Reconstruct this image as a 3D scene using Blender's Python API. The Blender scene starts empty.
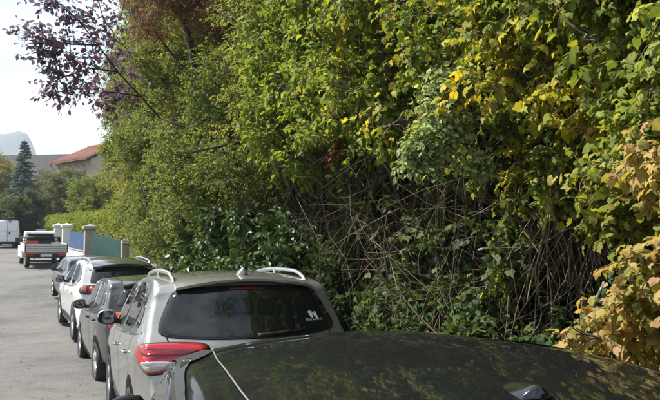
import bpy, bmesh, math, random
import numpy as np
from mathutils import Vector, Matrix
from mathutils.bvhtree import BVHTree

random.seed(7)
rng = np.random.default_rng(11)
R = math.radians
SC = bpy.context.scene
COL = SC.collection

# ------------------------------------------------------------------ camera
F_PX, CAM_H, HOR = 680.0, 2.02, 242.0           # focal length in photo pixels, eye height, horizon row
PITCH = math.atan((HOR - 200.0) / F_PX)
cam_d = bpy.data.cameras.new('camera')
cam_d.sensor_width = 36.0
cam_d.lens = 36.0 * F_PX / 660.0
cam_d.clip_start, cam_d.clip_end = 0.05, 9000.0
cam = bpy.data.objects.new('camera', cam_d)
COL.objects.link(cam)
cam.location = (0, 0, CAM_H)
cam.rotation_euler = (R(90) + PITCH, 0, 0)
SC.camera = cam

# ------------------------------------------------------------------ light
SUN_EL, SUN_AZ = 49.0, -78.0                    # azimuth clockwise from +Y (view direction): the sun stands ahead to the left
w = bpy.data.worlds.new('World')
SC.world = w
w.use_nodes = True
nt = w.node_tree
nt.nodes.clear()
o_ = nt.nodes.new('ShaderNodeOutputWorld')
bg = nt.nodes.new('ShaderNodeBackground')
sky = nt.nodes.new('ShaderNodeTexSky')
sky.sky_type = 'NISHITA'
sky.sun_disc = False
sky.sun_elevation = R(SUN_EL)
sky.sun_rotation = R(SUN_AZ)
sky.air_density = 1.0
sky.dust_density = 0.4
sky.ozone_density = 1.0
tc = nt.nodes.new('ShaderNodeTexCoord')
mp = nt.nodes.new('ShaderNodeMapping')
mp.inputs['Scale'].default_value = (1.0, 1.0, 2.2)
mp.inputs['Location'].default_value = (0.55, 0.1, 0.4)
nz = nt.nodes.new('ShaderNodeTexNoise')
nz.inputs['Scale'].default_value = 2.3
nz.inputs['Detail'].default_value = 7.0
nz.inputs['Roughness'].default_value = 0.55
cr = nt.nodes.new('ShaderNodeValToRGB')
cr.color_ramp.elements[0].position = 0.42
cr.color_ramp.elements[1].position = 0.62
mx = nt.nodes.new('ShaderNodeMixRGB')
mx.inputs['Color2'].default_value = (6.6, 6.8, 7.1, 1)     # sunlit cloud
lk = nt.links.new
lk(tc.outputs['Generated'], mp.inputs['Vector'])
lk(mp.outputs['Vector'], nz.inputs['Vector'])
lk(nz.outputs['Fac'], cr.inputs['Fac'])
lk(cr.outputs['Color'], mx.inputs['Fac'])
lk(sky.outputs['Color'], mx.inputs['Color1'])
lk(mx.outputs['Color'], bg.inputs['Color'])
bg.inputs['Strength'].default_value = 0.08
lk(bg.outputs['Background'], o_.inputs['Surface'])

sun_d = bpy.data.lights.new('sun', 'SUN')
sun_d.energy = 4.3
sun_d.angle = R(0.53)
sun_d.color = (1.0, 0.95, 0.86)
sun = bpy.data.objects.new('sun', sun_d)
COL.objects.link(sun)
sd = Vector((math.sin(R(SUN_AZ)) * math.cos(R(SUN_EL)), math.cos(R(SUN_AZ)) * math.cos(R(SUN_EL)), math.sin(R(SUN_EL))))
sun.rotation_euler = sd.to_track_quat('Z', 'Y').to_euler()
sun.location = (-10, 0, 30)
vs = SC.view_settings
vs.view_transform = 'Standard'
vs.look = 'None'
vs.exposure = 1.25
vs.gamma = 1.0
vs.use_curve_mapping = False
SC.cycles.use_denoising = True
SC.cycles.max_bounces = 6
SC.cycles.diffuse_bounces = 3
SC.cycles.glossy_bounces = 3
SC.cycles.transmission_bounces = 6
SC.cycles.transparent_max_bounces = 8
SC.cycles.volume_bounces = 1
SC.cycles.sample_clamp_indirect = 6.0


# ------------------------------------------------------------------ layout: the line of parked cars, ground profile
def hermite(kx, ky):
    kx = np.array(kx, float); ky = np.array(ky, float)
    m = np.gradient(ky, kx)
    def f(x, d=False):
        x = np.clip(np.asarray(x, float), kx[0], kx[-1] - 1e-6)
        i = np.clip(np.searchsorted(kx, x, 'right') - 1, 0, len(kx) - 2)
        h = kx[i + 1] - kx[i]; t = (x - kx[i]) / h
        if d:
            return ((6*t*t - 6*t) * ky[i] / h + (3*t*t - 4*t + 1) * m[i] + (-6*t*t + 6*t) * ky[i+1] / h + (3*t*t - 2*t) * m[i+1])
        return (2*t**3 - 3*t*t + 1) * ky[i] + (t**3 - 2*t*t + t) * h * m[i] + (-2*t**3 + 3*t*t) * ky[i+1] + (t**3 - t*t) * h * m[i+1]
    return f

CX = hermite([-60, -20, -5, 0, 2.87, 5.67, 9.84, 14.06, 18.6, 24.4, 33, 45, 62, 90, 140],
             [12, 5.2, 2.0, .86, .12, -.75, -2.27, -4.3, -6.5, -9.3, -13.8, -20.3, -29.5, -45, -75])
ZG = hermite([-100, -20, 0, 6, 10, 14, 18, 22, 27, 33, 45, 62, 100, 200, 600, 6000],
             [.11, .11, .11, .10, -.08, -.17, -.09, .05, .38, .75, 1.12, 1.5, 2.0, 2.4, 3.0, 3.0])

def heading(Y):                       # angle left of +Y of the car line at depth Y
    return np.arctan(-CX(Y, True))

def off(Y, o):                        # point o metres right of the car line
    h = heading(Y)
    return CX(Y) + o * np.cos(h), np.asarray(Y, float) + o * np.sin(h)

def at(px, py, Y):                    # photo pixel -> point of its ray at depth Y
    a = (px - 330.0) / F_PX; b = (200.0 - py) / F_PX
    d = Vector((a, math.cos(PITCH) - b * math.sin(PITCH), math.sin(PITCH) + b * math.cos(PITCH)))
    return Vector((0, 0, CAM_H)) + d * (Y / d.y)


# ------------------------------------------------------------------ mesh helpers
def tagit(o, label=None, cat=None, group=None, kind=None):
    if label: o['label'] = label
    if cat: o['category'] = cat
    if group: o['group'] = group
    if kind: o['kind'] = kind
    return o

def empty(name, loc=(0, 0, 0), rot=(0, 0, 0), label=None, cat=None, group=None):
    o = bpy.data.objects.new(name, None)
    COL.objects.link(o)
    o.location = loc
    o.rotation_euler = rot
    o.empty_display_size = 0.2
    return tagit(o, label, cat, group)

def link(name, me, mat=None, parent=None, smooth=False):
    o = bpy.data.objects.new(name, me)
    COL.objects.link(o)
    if mat and not me.materials: me.materials.append(mat)
    if smooth: me.shade_smooth()
    if parent: o.parent = parent
    return o

def mesh(name, v, f, mat=None, parent=None, smooth=False):
    me = bpy.data.meshes.new(name)
    me.from_pydata([tuple(p) for p in v], [], [tuple(q) for q in f])
    me.update()
    return link(name, me, mat, parent, smooth)

def np_mesh(name, v, f, mat=None, parent=None, smooth=False):   # v (N,3), f (M,k) all the same k
    me = bpy.data.meshes.new(name)
    v = np.ascontiguousarray(v, np.float32); f = np.ascontiguousarray(f, np.int32)
    me.vertices.add(len(v)); me.vertices.foreach_set('co', v.ravel())
    k = f.shape[1]
    me.loops.add(f.size); me.loops.foreach_set('vertex_index', f.ravel())
    me.polygons.add(len(f))
    me.polygons.foreach_set('loop_start', np.arange(0, f.size, k, dtype=np.int32))
    me.polygons.foreach_set('loop_total', np.full(len(f), k, np.int32))
    me.update(calc_edges=True)
    return link(name, me, mat, parent, smooth)

class B:                              # collects boxes, tubes and lofts for ONE part
    def __init__(s): s.v = []; s.f = []
    def add(s, v, f):
        n = len(s.v); s.v += [tuple(p) for p in v]; s.f += [tuple(i + n for i in q) for q in f]; return s
    def box(s, x0, x1, y0, y1, z0, z1):
        return s.add([(x0,y0,z0),(x1,y0,z0),(x1,y1,z0),(x0,y1,z0),(x0,y0,z1),(x1,y0,z1),(x1,y1,z1),(x0,y1,z1)],
                     [(0,3,2,1),(4,5,6,7),(0,1,5,4),(1,2,6,5),(2,3,7,6),(3,0,4,7)])
    def tube(s, pts, rad, n=6, cap=True):
        pts = [Vector(p) for p in pts]
        if not hasattr(rad, '__len__'): rad = [rad] * len(pts)
        v = []; f = []; ref = None
        for i, p in enumerate(pts):
            t = (pts[min(i+1, len(pts)-1)] - pts[max(i-1, 0)])
            if t.length < 1e-9: t = Vector((0,0,1))
            t.normalize()
            if ref is None:
                ref = Vector((0,0,1)) if abs(t.z) < .8 else Vector((1,0,0))
            a = (ref - t * ref.dot(t)).normalized(); b = t.cross(a); ref = a
            for k in range(n):
                q = 2 * math.pi * k / n
                v.append(p + (a * math.cos(q) + b * math.sin(q)) * rad[i])
        for i in range(len(pts) - 1):
            for k in range(n):
                f.append((i*n+k, i*n+(k+1) % n, (i+1)*n+(k+1) % n, (i+1)*n+k))
        if cap:
            f.append(tuple(range(n-1, -1, -1))); f.append(tuple((len(pts)-1)*n + k for k in range(n)))
        return s.add(v, f)
    def lathe(s, prof, n=20, axis='x', c=(0,0,0)):      # prof: (radius, along axis)
        v = []; f = []
        for r, h in prof:
            for k in range(n):
                q = 2*math.pi*k/n; u, w_ = r*math.cos(q), r*math.sin(q)
                p = {'x': (h,u,w_), 'y': (u,h,w_), 'z': (u,w_,h)}[axis]
                v.append((p[0]+c[0], p[1]+c[1], p[2]+c[2]))
        for i in range(len(prof)-1):
            for k in range(n):
                f.append((i*n+k, i*n+(k+1) % n, (i+1)*n+(k+1) % n, (i+1)*n+k))
        f.append(tuple(range(n-1, -1, -1))); f.append(tuple((len(prof)-1)*n+k for k in range(n)))
        return s.add(v, f)
    def build(s, name, mat, parent=None, smooth=False, bevel=0, fix=False):
        o = mesh(name, s.v, s.f, mat, None, smooth)
        if fix or bevel:
            bm = bmesh.new(); bm.from_mesh(o.data)
            bmesh.ops.recalc_face_normals(bm, faces=bm.faces)
            if bevel:
                bmesh.ops.bevel(bm, geom=[e for e in bm.edges if e.calc_face_angle(0) > .5], offset=bevel, segments=2, affect='EDGES', profile=.5)
            bm.to_mesh(o.data); bm.free()
        if parent: o.parent = parent
        return o


# ------------------------------------------------------------------ materials
MATS = {}
def mat(name, base=(.5,.5,.5), rough=.5, metal=0.0, coat=0.0, spec=.5, **kw):
    if name in MATS: return MATS[name]
    m = bpy.data.materials.new(name); m.use_nodes = True
    p = m.node_tree.nodes['Principled BSDF']
    p.inputs['Base Color'].default_value = (*base, 1)
    p.inputs['Roughness'].default_value = rough
    p.inputs['Metallic'].default_value = metal
    p.inputs['Coat Weight'].default_value = coat
    p.inputs['Coat Roughness'].default_value = kw.get('coat_rough', .04)
    p.inputs['Specular IOR Level'].default_value = spec
    MATS[name] = m
    return m

def N(m, t, **kw):
    n = m.node_tree.nodes.new(t)
    for k, v in kw.items():
        if k in n.inputs: n.inputs[k].default_value = v
        else: setattr(n, k, v)
    return n

def ramp(m, stops, fac=None, interp='LINEAR'):
    n = m.node_tree.nodes.new('ShaderNodeValToRGB')
    e = n.color_ramp; e.interpolation = interp
    while len(e.elements) < len(stops): e.elements.new(.5)
    for el, (p, c) in zip(e.elements, stops):
        el.position = p; el.color = (*c, 1) if len(c) == 3 else c
    if fac: m.node_tree.links.new(fac, n.inputs['Fac'])
    return n

def noisy(name, stops, scale=4.0, rough=.85, bump=0.0, bscale=None, detail=6, metal=0, coat=0, scale2=None, stops2=None, spec=.4):
    """principled whose colour runs through a noise, with a second broader noise multiplied in and bump"""
    if name in MATS: return MATS[name]
    m = mat(name, rough=rough, metal=metal, coat=coat, spec=spec)
    L = m.node_tree.links.new; p = m.node_tree.nodes['Principled BSDF']
    t = N(m, 'ShaderNodeTexCoord')
    n = N(m, 'ShaderNodeTexNoise', Scale=scale, Detail=detail, Roughness=.6)
    L(t.outputs['Object'], n.inputs['Vector'])
    r = ramp(m, stops, n.outputs['Fac'])
    out = r.outputs['Color']
    if stops2:
        n2 = N(m, 'ShaderNodeTexNoise', Scale=scale2, Detail=4.0)
        L(t.outputs['Object'], n2.inputs['Vector'])
        r2 = ramp(m, stops2, n2.outputs['Fac'])
        mm = N(m, 'ShaderNodeMixRGB', blend_type='MULTIPLY'); mm.inputs['Fac'].default_value = 1
        L(out, mm.inputs['Color1']); L(r2.outputs['Color'], mm.inputs['Color2']); out = mm.outputs['Color']
    L(out, p.inputs['Base Color'])
    if bump:
        nb = N(m, 'ShaderNodeTexNoise', Scale=bscale or scale*4, Detail=5.0)
        L(t.outputs['Object'], nb.inputs['Vector'])
        b = N(m, 'ShaderNodeBump', Strength=bump, Distance=.02)
        L(nb.outputs['Fac'], b.inputs['Height']); L(b.outputs['Normal'], p.inputs['Normal'])
    return m

def leafmat(name, stops, patch=None, pscale=.9, pr=(.45, .62), trans=.45, rough=.58, spec=.2, tint=(1.5, 1.45, .75)):
    """leaf: colour by leaf (random per island / per object), clumps of another hue where a broad noise is high, light shining through"""
    if name in MATS: return MATS[name]
    m = bpy.data.materials.new(name); m.use_nodes = True; MATS[name] = m
    nt_ = m.node_tree; L = nt_.links.new
    p = nt_.nodes['Principled BSDF']; out = nt_.nodes['Material Output']
    g = N(m, 'ShaderNodeNewGeometry')
    oi = N(m, 'ShaderNodeObjectInfo')
    ad = N(m, 'ShaderNodeMath', operation='ADD'); L(g.outputs['Random Per Island'], ad.inputs[0]); L(oi.outputs['Random'], ad.inputs[1])
    fr = N(m, 'ShaderNodeMath', operation='FRACT'); L(ad.outputs[0], fr.inputs[0])
    r = ramp(m, stops, fr.outputs[0])
    col = r.outputs['Color']
    n = N(m, 'ShaderNodeTexNoise', Scale=pscale, Detail=3.0); L(g.outputs['Position'], n.inputs['Vector'])
    if patch:
        r2 = ramp(m, patch, fr.outputs[0])
        k = N(m, 'ShaderNodeMapRange'); k.inputs['From Min'].default_value = pr[0]; k.inputs['From Max'].default_value = pr[1]
        L(n.outputs['Fac'], k.inputs['Value'])
        mm = N(m, 'ShaderNodeMixRGB'); L(k.outputs['Result'], mm.inputs['Fac']); L(col, mm.inputs['Color1']); L(r2.outputs['Color'], mm.inputs['Color2'])
        col = mm.outputs['Color']
    # blotches and veins within a leaf
    n3 = N(m, 'ShaderNodeTexNoise', Scale=38.0, Detail=3.0); L(g.outputs['Position'], n3.inputs['Vector'])
    r3 = ramp(m, [(.3, (.72, .70, .62)), (.65, (1.12, 1.1, 1.05))], n3.outputs['Fac'])
    m3 = N(m, 'ShaderNodeMixRGB', blend_type='MULTIPLY'); m3.inputs['Fac'].default_value = .8
    L(col, m3.inputs['Color1']); L(r3.outputs['Color'], m3.inputs['Color2']); col = m3.outputs['Color']
    L(col, p.inputs['Base Color'])
    p.inputs['Roughness'].default_value = rough
    p.inputs['Specular IOR Level'].default_value = spec
    tr = N(m, 'ShaderNodeBsdfTranslucent')
    tb = N(m, 'ShaderNodeMixRGB', blend_type='MULTIPLY'); tb.inputs['Fac'].default_value = 1; tb.inputs['Color2'].default_value = (*tint, 1)
    L(col, tb.inputs['Color1']); L(tb.outputs['Color'], tr.inputs['Color'])
    ms = N(m, 'ShaderNodeMixShader'); ms.inputs['Fac'].default_value = trans
    L(p.outputs['BSDF'], ms.inputs[1]); L(tr.outputs['BSDF'], ms.inputs[2]); L(ms.outputs['Shader'], out.inputs['Surface'])
    return m


# ================================================================== THE SETTING
M_asphalt = noisy('asphalt', [(.25, (.075,.073,.069)), (.5, (.14,.137,.13)), (.75, (.225,.218,.205))], scale=38, rough=.9, bump=.7, bscale=120, detail=9,
                  scale2=.42, stops2=[(.3, (.66,.66,.67)), (.5, (1,1,1)), (.72, (1.18,1.17,1.14))])
def cracks(m):                                      # tar-dark cracks and stains laid over the road colour
    L = m.node_tree.links.new; p = m.node_tree.nodes['Principled BSDF']
    src = p.inputs['Base Color'].links[0].from_socket
    t = N(m, 'ShaderNodeTexCoord')
    nn = N(m, 'ShaderNodeTexNoise', Scale=.8, Detail=4.0); L(t.outputs['Object'], nn.inputs['Vector'])
    ad = N(m, 'ShaderNodeMixRGB'); ad.inputs['Fac'].default_value = .35; L(t.outputs['Object'], ad.inputs['Color1']); L(nn.outputs['Color'], ad.inputs['Color2'])
    v = N(m, 'ShaderNodeTexVoronoi', feature='DISTANCE_TO_EDGE', Scale=.75); L(ad.outputs['Color'], v.inputs['Vector'])
    r = ramp(m, [(.0, (.5,.5,.5)), (.012, (1,1,1))], v.outputs['Distance'])
    nb = N(m, 'ShaderNodeTexNoise', Scale=2.3, Detail=9.0, Roughness=.7); L(t.outputs['Object'], nb.inputs['Vector'])
    rb = ramp(m, [(.40, (1.06,1.055,1.04)), (.52, (1,1,1)), (.70, (.68,.675,.665))], nb.outputs['Fac'])
    a = N(m, 'ShaderNodeMixRGB', blend_type='MULTIPLY'); a.inputs['Fac'].default_value = .22; L(src, a.inputs['Color1']); L(r.outputs['Color'], a.inputs['Color2'])
    b = N(m, 'ShaderNodeMixRGB', blend_type='MULTIPLY'); b.inputs['Fac'].default_value = 1; L(a.outputs['Color'], b.inputs['Color1']); L(rb.outputs['Color'], b.inputs['Color2'])
    L(b.outputs['Color'], p.inputs['Base Color'])
cracks(M_asphalt)
M_earth = noisy('earth', [(.3, (.05,.04,.028)), (.6, (.10,.082,.055)), (.8, (.15,.12,.07))], scale=9, rough=.95, bump=.6, bscale=40)
M_ground = noisy('meadow', [(.3, (.05,.065,.025)), (.7, (.09,.10,.04))], scale=.4, rough=.95, bump=.3, bscale=6)
M_kerb = noisy('kerb stone', [(.3, (.24,.235,.22)), (.7, (.36,.35,.33))], scale=14, rough=.9, bump=.3, bscale=60)

def grid_sheet(name, xs, ys, zf, m):
    X, Y = np.meshgrid(xs, ys)
    v = np.stack([X, Y, zf(X, Y)], -1).reshape(-1, 3)
    nx = len(xs); i, j = np.meshgrid(np.arange(nx - 1), np.arange(len(ys) - 1))
    a = (j * nx + i).ravel()
    o = np_mesh(name, v, np.stack([a, a + 1, a + nx + 1, a + nx], 1), m, None, True)
    o['kind'] = 'structure'
    return o

ys = np.concatenate([np.arange(-80, 130, 1.0), np.arange(130, 700, 10.0), np.arange(700, 6001, 100.0)])
grid_sheet('ground', np.concatenate([np.linspace(-4000, -120, 12), np.arange(-100, 60, 8.0), np.linspace(100, 4000, 12)]), ys,
           lambda X, Y: ZG(Y) - .012, M_ground)

def ribbon(name, o0, o1, y0, y1, dz, m, nw=4, step=.5, parent=None):
    Y = np.arange(y0, y1 + .01, step)
    rows = []
    for o in np.linspace(o0, o1, nw + 1):
        x, y = off(Y, o); rows.append(np.stack([x, y, ZG(y) + dz], -1))
    v = np.stack(rows, 1).reshape(-1, 3); n = nw + 1
    i, j = np.meshgrid(np.arange(nw), np.arange(len(Y) - 1)); a = (j * n + i).ravel()
    o = np_mesh(name, v, np.stack([a, a + 1, a + n + 1, a + n], 1), m, None, True)
    o['kind'] = 'structure'
    return o
ribbon('road', -6.4, 1.18, -22, 128, .0, M_asphalt, nw=10)
M_patch = noisy('newer asphalt', [(.25, (.055,.054,.053)), (.5, (.095,.093,.090)), (.75, (.15,.146,.14))], scale=34, rough=.9, bump=.6, bscale=110, detail=9,
                scale2=.8, stops2=[(.3, (.8,.8,.8)), (.7, (1.1,1.1,1.1))])
ribbon('road_patch', -4.6, -2.35, 9.5, 13.2, .005, M_patch, nw=4)
ribbon('road_patch', -3.1, -2.5, 18.0, 30.0, .005, M_patch, nw=2)
ribbon('verge', 1.325, 6.5, -20, 27, .11, M_earth, nw=6)
ribbon('pavement', -8.2, -6.56, -22, 128, .118, M_asphalt, nw=3)

def kerbline(name, o0, y0, y1):                       # kerb of separate one-metre stones
    root = empty(name, (0, 0, 0)); root['kind'] = 'structure'
    Y = y0
    k = 0
    while Y < y1:
        Y2 = Y + .99
        hh = float(heading(Y)); c = math.cos(hh)
        q = []
        for yy, oo in ((Y + .006, o0), (Y + .006, o0 + .14), (Y2 * 1.0 - .006, o0 + .14), (Y2 - .006, o0)):
            x, y = off(yy, oo); q.append((float(x), float(y), float(ZG(y))))
        z = .125 + random.uniform(-.004, .004)
        b = B(); b.add([(a[0], a[1], a[2] - .05) for a in q] + [(a[0], a[1], a[2] + z) for a in q],
              [(0,3,2,1),(4,5,6,7),(0,1,5,4),(1,2,6,5),(2,3,7,6),(3,0,4,7)])
        b.build('kerb_stone', M_kerb, root, bevel=.012)
        Y = Y2 + .002
        k += 1
    return root
kerbline('kerb', 1.18, 1.0, 44)


# ================================================================== VEHICLES
M_rubber = noisy('tyre rubber', [(.3, (.018,.018,.018)), (.7, (.035,.034,.033))], scale=30, rough=.85)
M_black = noisy('black trim', [(.3, (.014,.014,.015)), (.7, (.024,.024,.025))], scale=20, rough=.45)
M_under = mat('underbody', (.01,.01,.01), .9, spec=.05)
M_rim = mat('alloy rim', (.55,.55,.56), .32, .85)
M_glass = mat('tinted glass', (.008,.010,.010), .03, 0, 0, .6)
M_glass2 = mat('light tinted glass', (.018,.022,.024), .03, 0, 0, .7)
M_chrome = mat('bright trim', (.72,.72,.72), .14, 1.0)
M_mirror = mat('mirror glass', (.10,.11,.13), .03, 1.0)
M_red = mat('red lamp lens', (.42,.010,.014), .10, 0, .6)
M_redd = mat('deep red lamp lens', (.20,.006,.010), .10, 0, .6)
M_orange = mat('orange red lamp lens', (.72,.06,.02), .12, 0, .6)
M_clear = mat('clear lamp lens', (.46,.42,.42), .12, .3, .6)
M_plate = noisy('number plate', [(.3, (.66,.66,.64)), (.7, (.72,.72,.70))], scale=9, rough=.5)
M_rail = mat('silver rail', (.62,.62,.62), .28, .9)
M_white_print = mat('white print', (.78,.78,.78), .6)

def paint(name, col, metal=.55, rough=.34, dust=.25, coat=1.0, dustcol=(.30,.28,.25)):
    if name in MATS: return MATS[name]
    m = mat(name, col, rough, metal, coat, coat_rough=.05)
    L = m.node_tree.links.new; p = m.node_tree.nodes['Principled BSDF']
    t = N(m, 'ShaderNodeTexCoord')
    n = N(m, 'ShaderNodeTexNoise', Scale=2.6, Detail=9.0, Roughness=.7); L(t.outputs['Object'], n.inputs['Vector'])
    f = N(m, 'ShaderNodeTexNoise', Scale=90.0, Detail=3.0); L(t.outputs['Object'], f.inputs['Vector'])
    mu = N(m, 'ShaderNodeMath', operation='MULTIPLY'); L(n.outputs['Fac'], mu.inputs[0]); L(f.outputs['Fac'], mu.inputs[1])
    k = N(m, 'ShaderNodeMapRange'); k.inputs['From Min'].default_value = .16; k.inputs['From Max'].default_value = .42
    k.inputs['To Max'].default_value = dust; L(mu.outputs[0], k.inputs['Value'])
    mm = N(m, 'ShaderNodeMixRGB'); mm.inputs['Color1'].default_value = (*col, 1); mm.inputs['Color2'].default_value = (*dustcol, 1)
    L(k.outputs['Result'], mm.inputs['Fac']); L(mm.outputs['Color'], p.inputs['Base Color'])
    r = N(m, 'ShaderNodeMapRange'); r.inputs['To Min'].default_value = .01; r.inputs['To Max'].default_value = .10
    L(mu.outputs[0], r.inputs['Value']); L(r.outputs['Result'], p.inputs['Coat Roughness'])
    return m

def catmull(pts, n):
    P = np.array(pts, float); P = np.vstack([2*P[0]-P[1], P, 2*P[-1]-P[-2]])
    d = np.sqrt(np.linalg.norm(np.diff(P, axis=0), axis=1)) + 1e-6
    T = np.concatenate([[0], np.cumsum(d)])
    seg = np.linalg.norm(np.diff(P[1:-1], axis=0), axis=1)
    out = []
    for i in range(len(P) - 3):
        k = max(2, int(round(n * seg[i] / seg.sum())))
        t = np.linspace(T[i+1], T[i+2], k, endpoint=False)[:, None]
        A1 = (T[i+1]-t)/(T[i+1]-T[i])*P[i] + (t-T[i])/(T[i+1]-T[i])*P[i+1]
        A2 = (T[i+2]-t)/(T[i+2]-T[i+1])*P[i+1] + (t-T[i+1])/(T[i+2]-T[i+1])*P[i+2]
        A3 = (T[i+3]-t)/(T[i+3]-T[i+2])*P[i+2] + (t-T[i+2])/(T[i+3]-T[i+2])*P[i+3]
        B1 = (T[i+2]-t)/(T[i+2]-T[i])*A1 + (t-T[i])/(T[i+2]-T[i])*A2
        B2 = (T[i+3]-t)/(T[i+3]-T[i+1])*A2 + (t-T[i+1])/(T[i+3]-T[i+1])*A3
        out.append((T[i+2]-t)/(T[i+2]-T[i+1])*B1 + (t-T[i+1])/(T[i+2]-T[i+1])*B2)
    out.append(P[-2][None])
    return np.vstack(out)

class Car:
    """body shell wrapped over a side silhouette; windows, lamps and seams are panels laid on that shell"""
    def __init__(s, name, label, cat, rear, hd, L, W, prof, belt, tumble, paintm, rear_a=.17, front_a=.22, seamy=(), group=None,
                 crown_top=.035, crown_end=.10, fil=.07, bottom=.24, nprof=150, step=.02, zlift=0.0, rear_len=.75):
        s.L, s.W, s.paint = L, W, paintm
        d = Vector((-math.sin(hd), math.cos(hd)))
        r = Vector(rear); fr = r + d * L
        z0, z1 = float(ZG(r.y + .7*d.y)), float(ZG(fr.y - .7*d.y))
        s.root = empty(name, (r.x, r.y, z0 + zlift), (math.atan2(z1 - z0, (L-1.4)), 0, hd), label, cat, group)
        s.root.rotation_mode = 'XYZ'
        P = catmull(prof, nprof)
        t = np.gradient(P, axis=0); t /= np.linalg.norm(t, axis=1)[:, None] + 1e-9
        n = np.stack([t[:, 1], -t[:, 0]], 1)            # inward (profile runs rear -> roof -> front, clockwise)
        bl = (lambda y: np.interp(y, [b[0] for b in belt], [b[1] for b in belt])) if hasattr(belt, '__len__') else (lambda y: y*0 + belt)
        tt = math.tan(R(tumble))
        def Wf(y, z):
            a = np.clip(1 - y / rear_len, 0, 1) ** 2.0 * rear_a + np.clip(1 - (L - y) / .95, 0, 1) ** 2.0 * front_a
            w_ = W / 2 * (1 - a)
            w_ = w_ - .05 * np.clip((.6 - z) / .36, 0, 2) ** 2
            q = (z - bl(y)) / .05
            sp = .05 * np.where(q > 12, q, np.log1p(np.exp(np.minimum(q, 12))))
            w_ = w_ - tt * sp - step / (1 + np.exp(-(z - bl(y)) / .012))
            w_ = w_ + .012 * np.exp(-((z - bl(y) + .16) / .06) ** 2)       # shoulder swell
            return np.maximum(w_, .12)
        s.Wf = Wf
        K = len(P)
        crown = crown_top * np.abs(n[:, 1]) + crown_end * np.abs(n[:, 0])
        fr_ = np.full(K, fil)
        qr = P + n * (crown + fr_)[:, None]
        Xe = Wf(qr[:, 0], qr[:, 1]) - fr_
        rows = []
        for u in np.linspace(0, 1, 9):
            p = P + n * (crown * u * u)[:, None]
            rows.append(np.stack([Xe * u, p[:, 0], p[:, 1]], 1))
        for a in np.linspace(15, 90, 6):
            a = R(a); p = P + n * (crown + fr_ * (1 - math.cos(a)))[:, None]
            rows.append(np.stack([Xe + fr_ * math.sin(a), p[:, 0], p[:, 1]], 1))
        S = np.stack([np.clip(P[:, 0], .55, L - .6), np.full(K, bottom)], 1)
        for u in np.linspace(0, 1, 26)[1:]:
            p = qr + (S - qr) * u
            rows.append(np.stack([Wf(p[:, 0], p[:, 1]), p[:, 0], p[:, 1]], 1))
        G = np.stack(rows, 1); m = G.shape[1]           # (K, m, 3)
        Gm = G[:, ::-1].copy(); Gm[:, :, 0] *= -1
        full = np.concatenate([Gm[:, :-1], G], 1); m2 = full.shape[1]
        v = full.reshape(-1, 3)
        i, j = np.meshgrid(np.arange(m2 - 1), np.arange(K - 1)); a = (j * m2 + i).ravel()
        f = np.stack([a, a + m2, a + m2 + 1, a + 1], 1)
        o = np_mesh('body', v, f, paintm, s.root, True)
        bm = bmesh.new(); bm.from_mesh(o.data)
        bmesh.ops.remove_doubles(bm, verts=bm.verts, dist=.0008)
        bmesh.ops.dissolve_degenerate(bm, dist=.0005, edges=bm.edges)
        bmesh.ops.recalc_face_normals(bm, faces=bm.faces)
        s.bvh = BVHTree.FromBMesh(bm)
        bm.to_mesh(o.data); bm.free()
        o.data.shade_smooth()
        s.body = o
        b = B().box(-W/2 + .12, W/2 - .12, .5, L - .55, bottom - .02, bottom + .05)
        b.build('underbody', M_under, s.root)

    def frame(s, axis):
        if axis == 'rear': return Vector((0,-4,0)), Vector((1,0,0)), Vector((0,1,0))
        if axis == 'front': return Vector((0,s.L+4,0)), Vector((1,0,0)), Vector((0,-1,0))
        if axis == 'left': return Vector((-4,0,0)), Vector((0,1,0)), Vector((1,0,0))
        if axis == 'right': return Vector((4,0,0)), Vector((0,1,0)), Vector((-1,0,0))
        sg, a = axis                                     # ('diag' side, degrees from the rear)
        a = R(a); d = Vector((-sg * math.sin(a), math.cos(a), 0))
        u = Vector((math.cos(a), sg * math.sin(a), 0))
        c = Vector((sg * s.W / 2, 0, 0))
        return c - d * 4, u, d

    def cast(s, axis, a, b):
        if axis == 'top':
            h = s.bvh.ray_cast(Vector((a, b, 4)), Vector((0, 0, -1)))
        else:
            o, u, d = s.frame(axis)
            h = s.bvh.ray_cast(o + u * a + Vector((0, 0, b)), d)
        if h[0] is None:
            if axis == 'top': q = Vector((a, b, 1))
            else: q = o + u * a + Vector((0, 0, b)) + d * 4
            h = s.bvh.find_nearest(q)
        p, nn = h[0], h[1]
        ray = Vector((0, 0, -1)) if axis == 'top' else d
        if nn.dot(ray) > 0: nn = -nn
        return p, nn

    def patch(s, name, outline, axis, m, parent=None, lift=.004, skirt=.014, rings=6, chaikin=3, npt=56):
        P = np.array(outline, float)
        for _ in range(chaikin):
            Q = np.roll(P, -1, 0); P = np.stack([.75*P+.25*Q, .25*P+.75*Q], 1).reshape(-1, 2)
        Q = np.vstack([P, P[:1]]); dl = np.concatenate([[0], np.cumsum(np.linalg.norm(np.diff(Q, axis=0), axis=1))])
        tt = np.linspace(0, dl[-1], npt, endpoint=False)
        P = np.stack([np.interp(tt, dl, Q[:, 0]), np.interp(tt, dl, Q[:, 1])], 1)
        c = P.mean(0)
        v = []; f = []
        p, nn = s.cast(axis, *c); v.append(p + nn * lift)
        for k in range(1, rings + 1):
            u = k / rings
            for q in P:
                e = c + (q - c) * u
                p, nn = s.cast(axis, *e); v.append(p + nn * lift)
        for q in P:
            p, nn = s.cast(axis, *(c + (q - c) * 1.004)); v.append(p - nn * skirt)
        n = npt
        for k in range(n): f.append((0, 1 + k, 1 + (k+1) % n))
        for r in range(rings):
            for k in range(n):
                a = 1 + r*n; f.append((a + k, a + n + k, a + n + (k+1) % n, a + (k+1) % n))
        bm = bmesh.new()
        vv = [bm.verts.new(x) for x in v]
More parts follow.
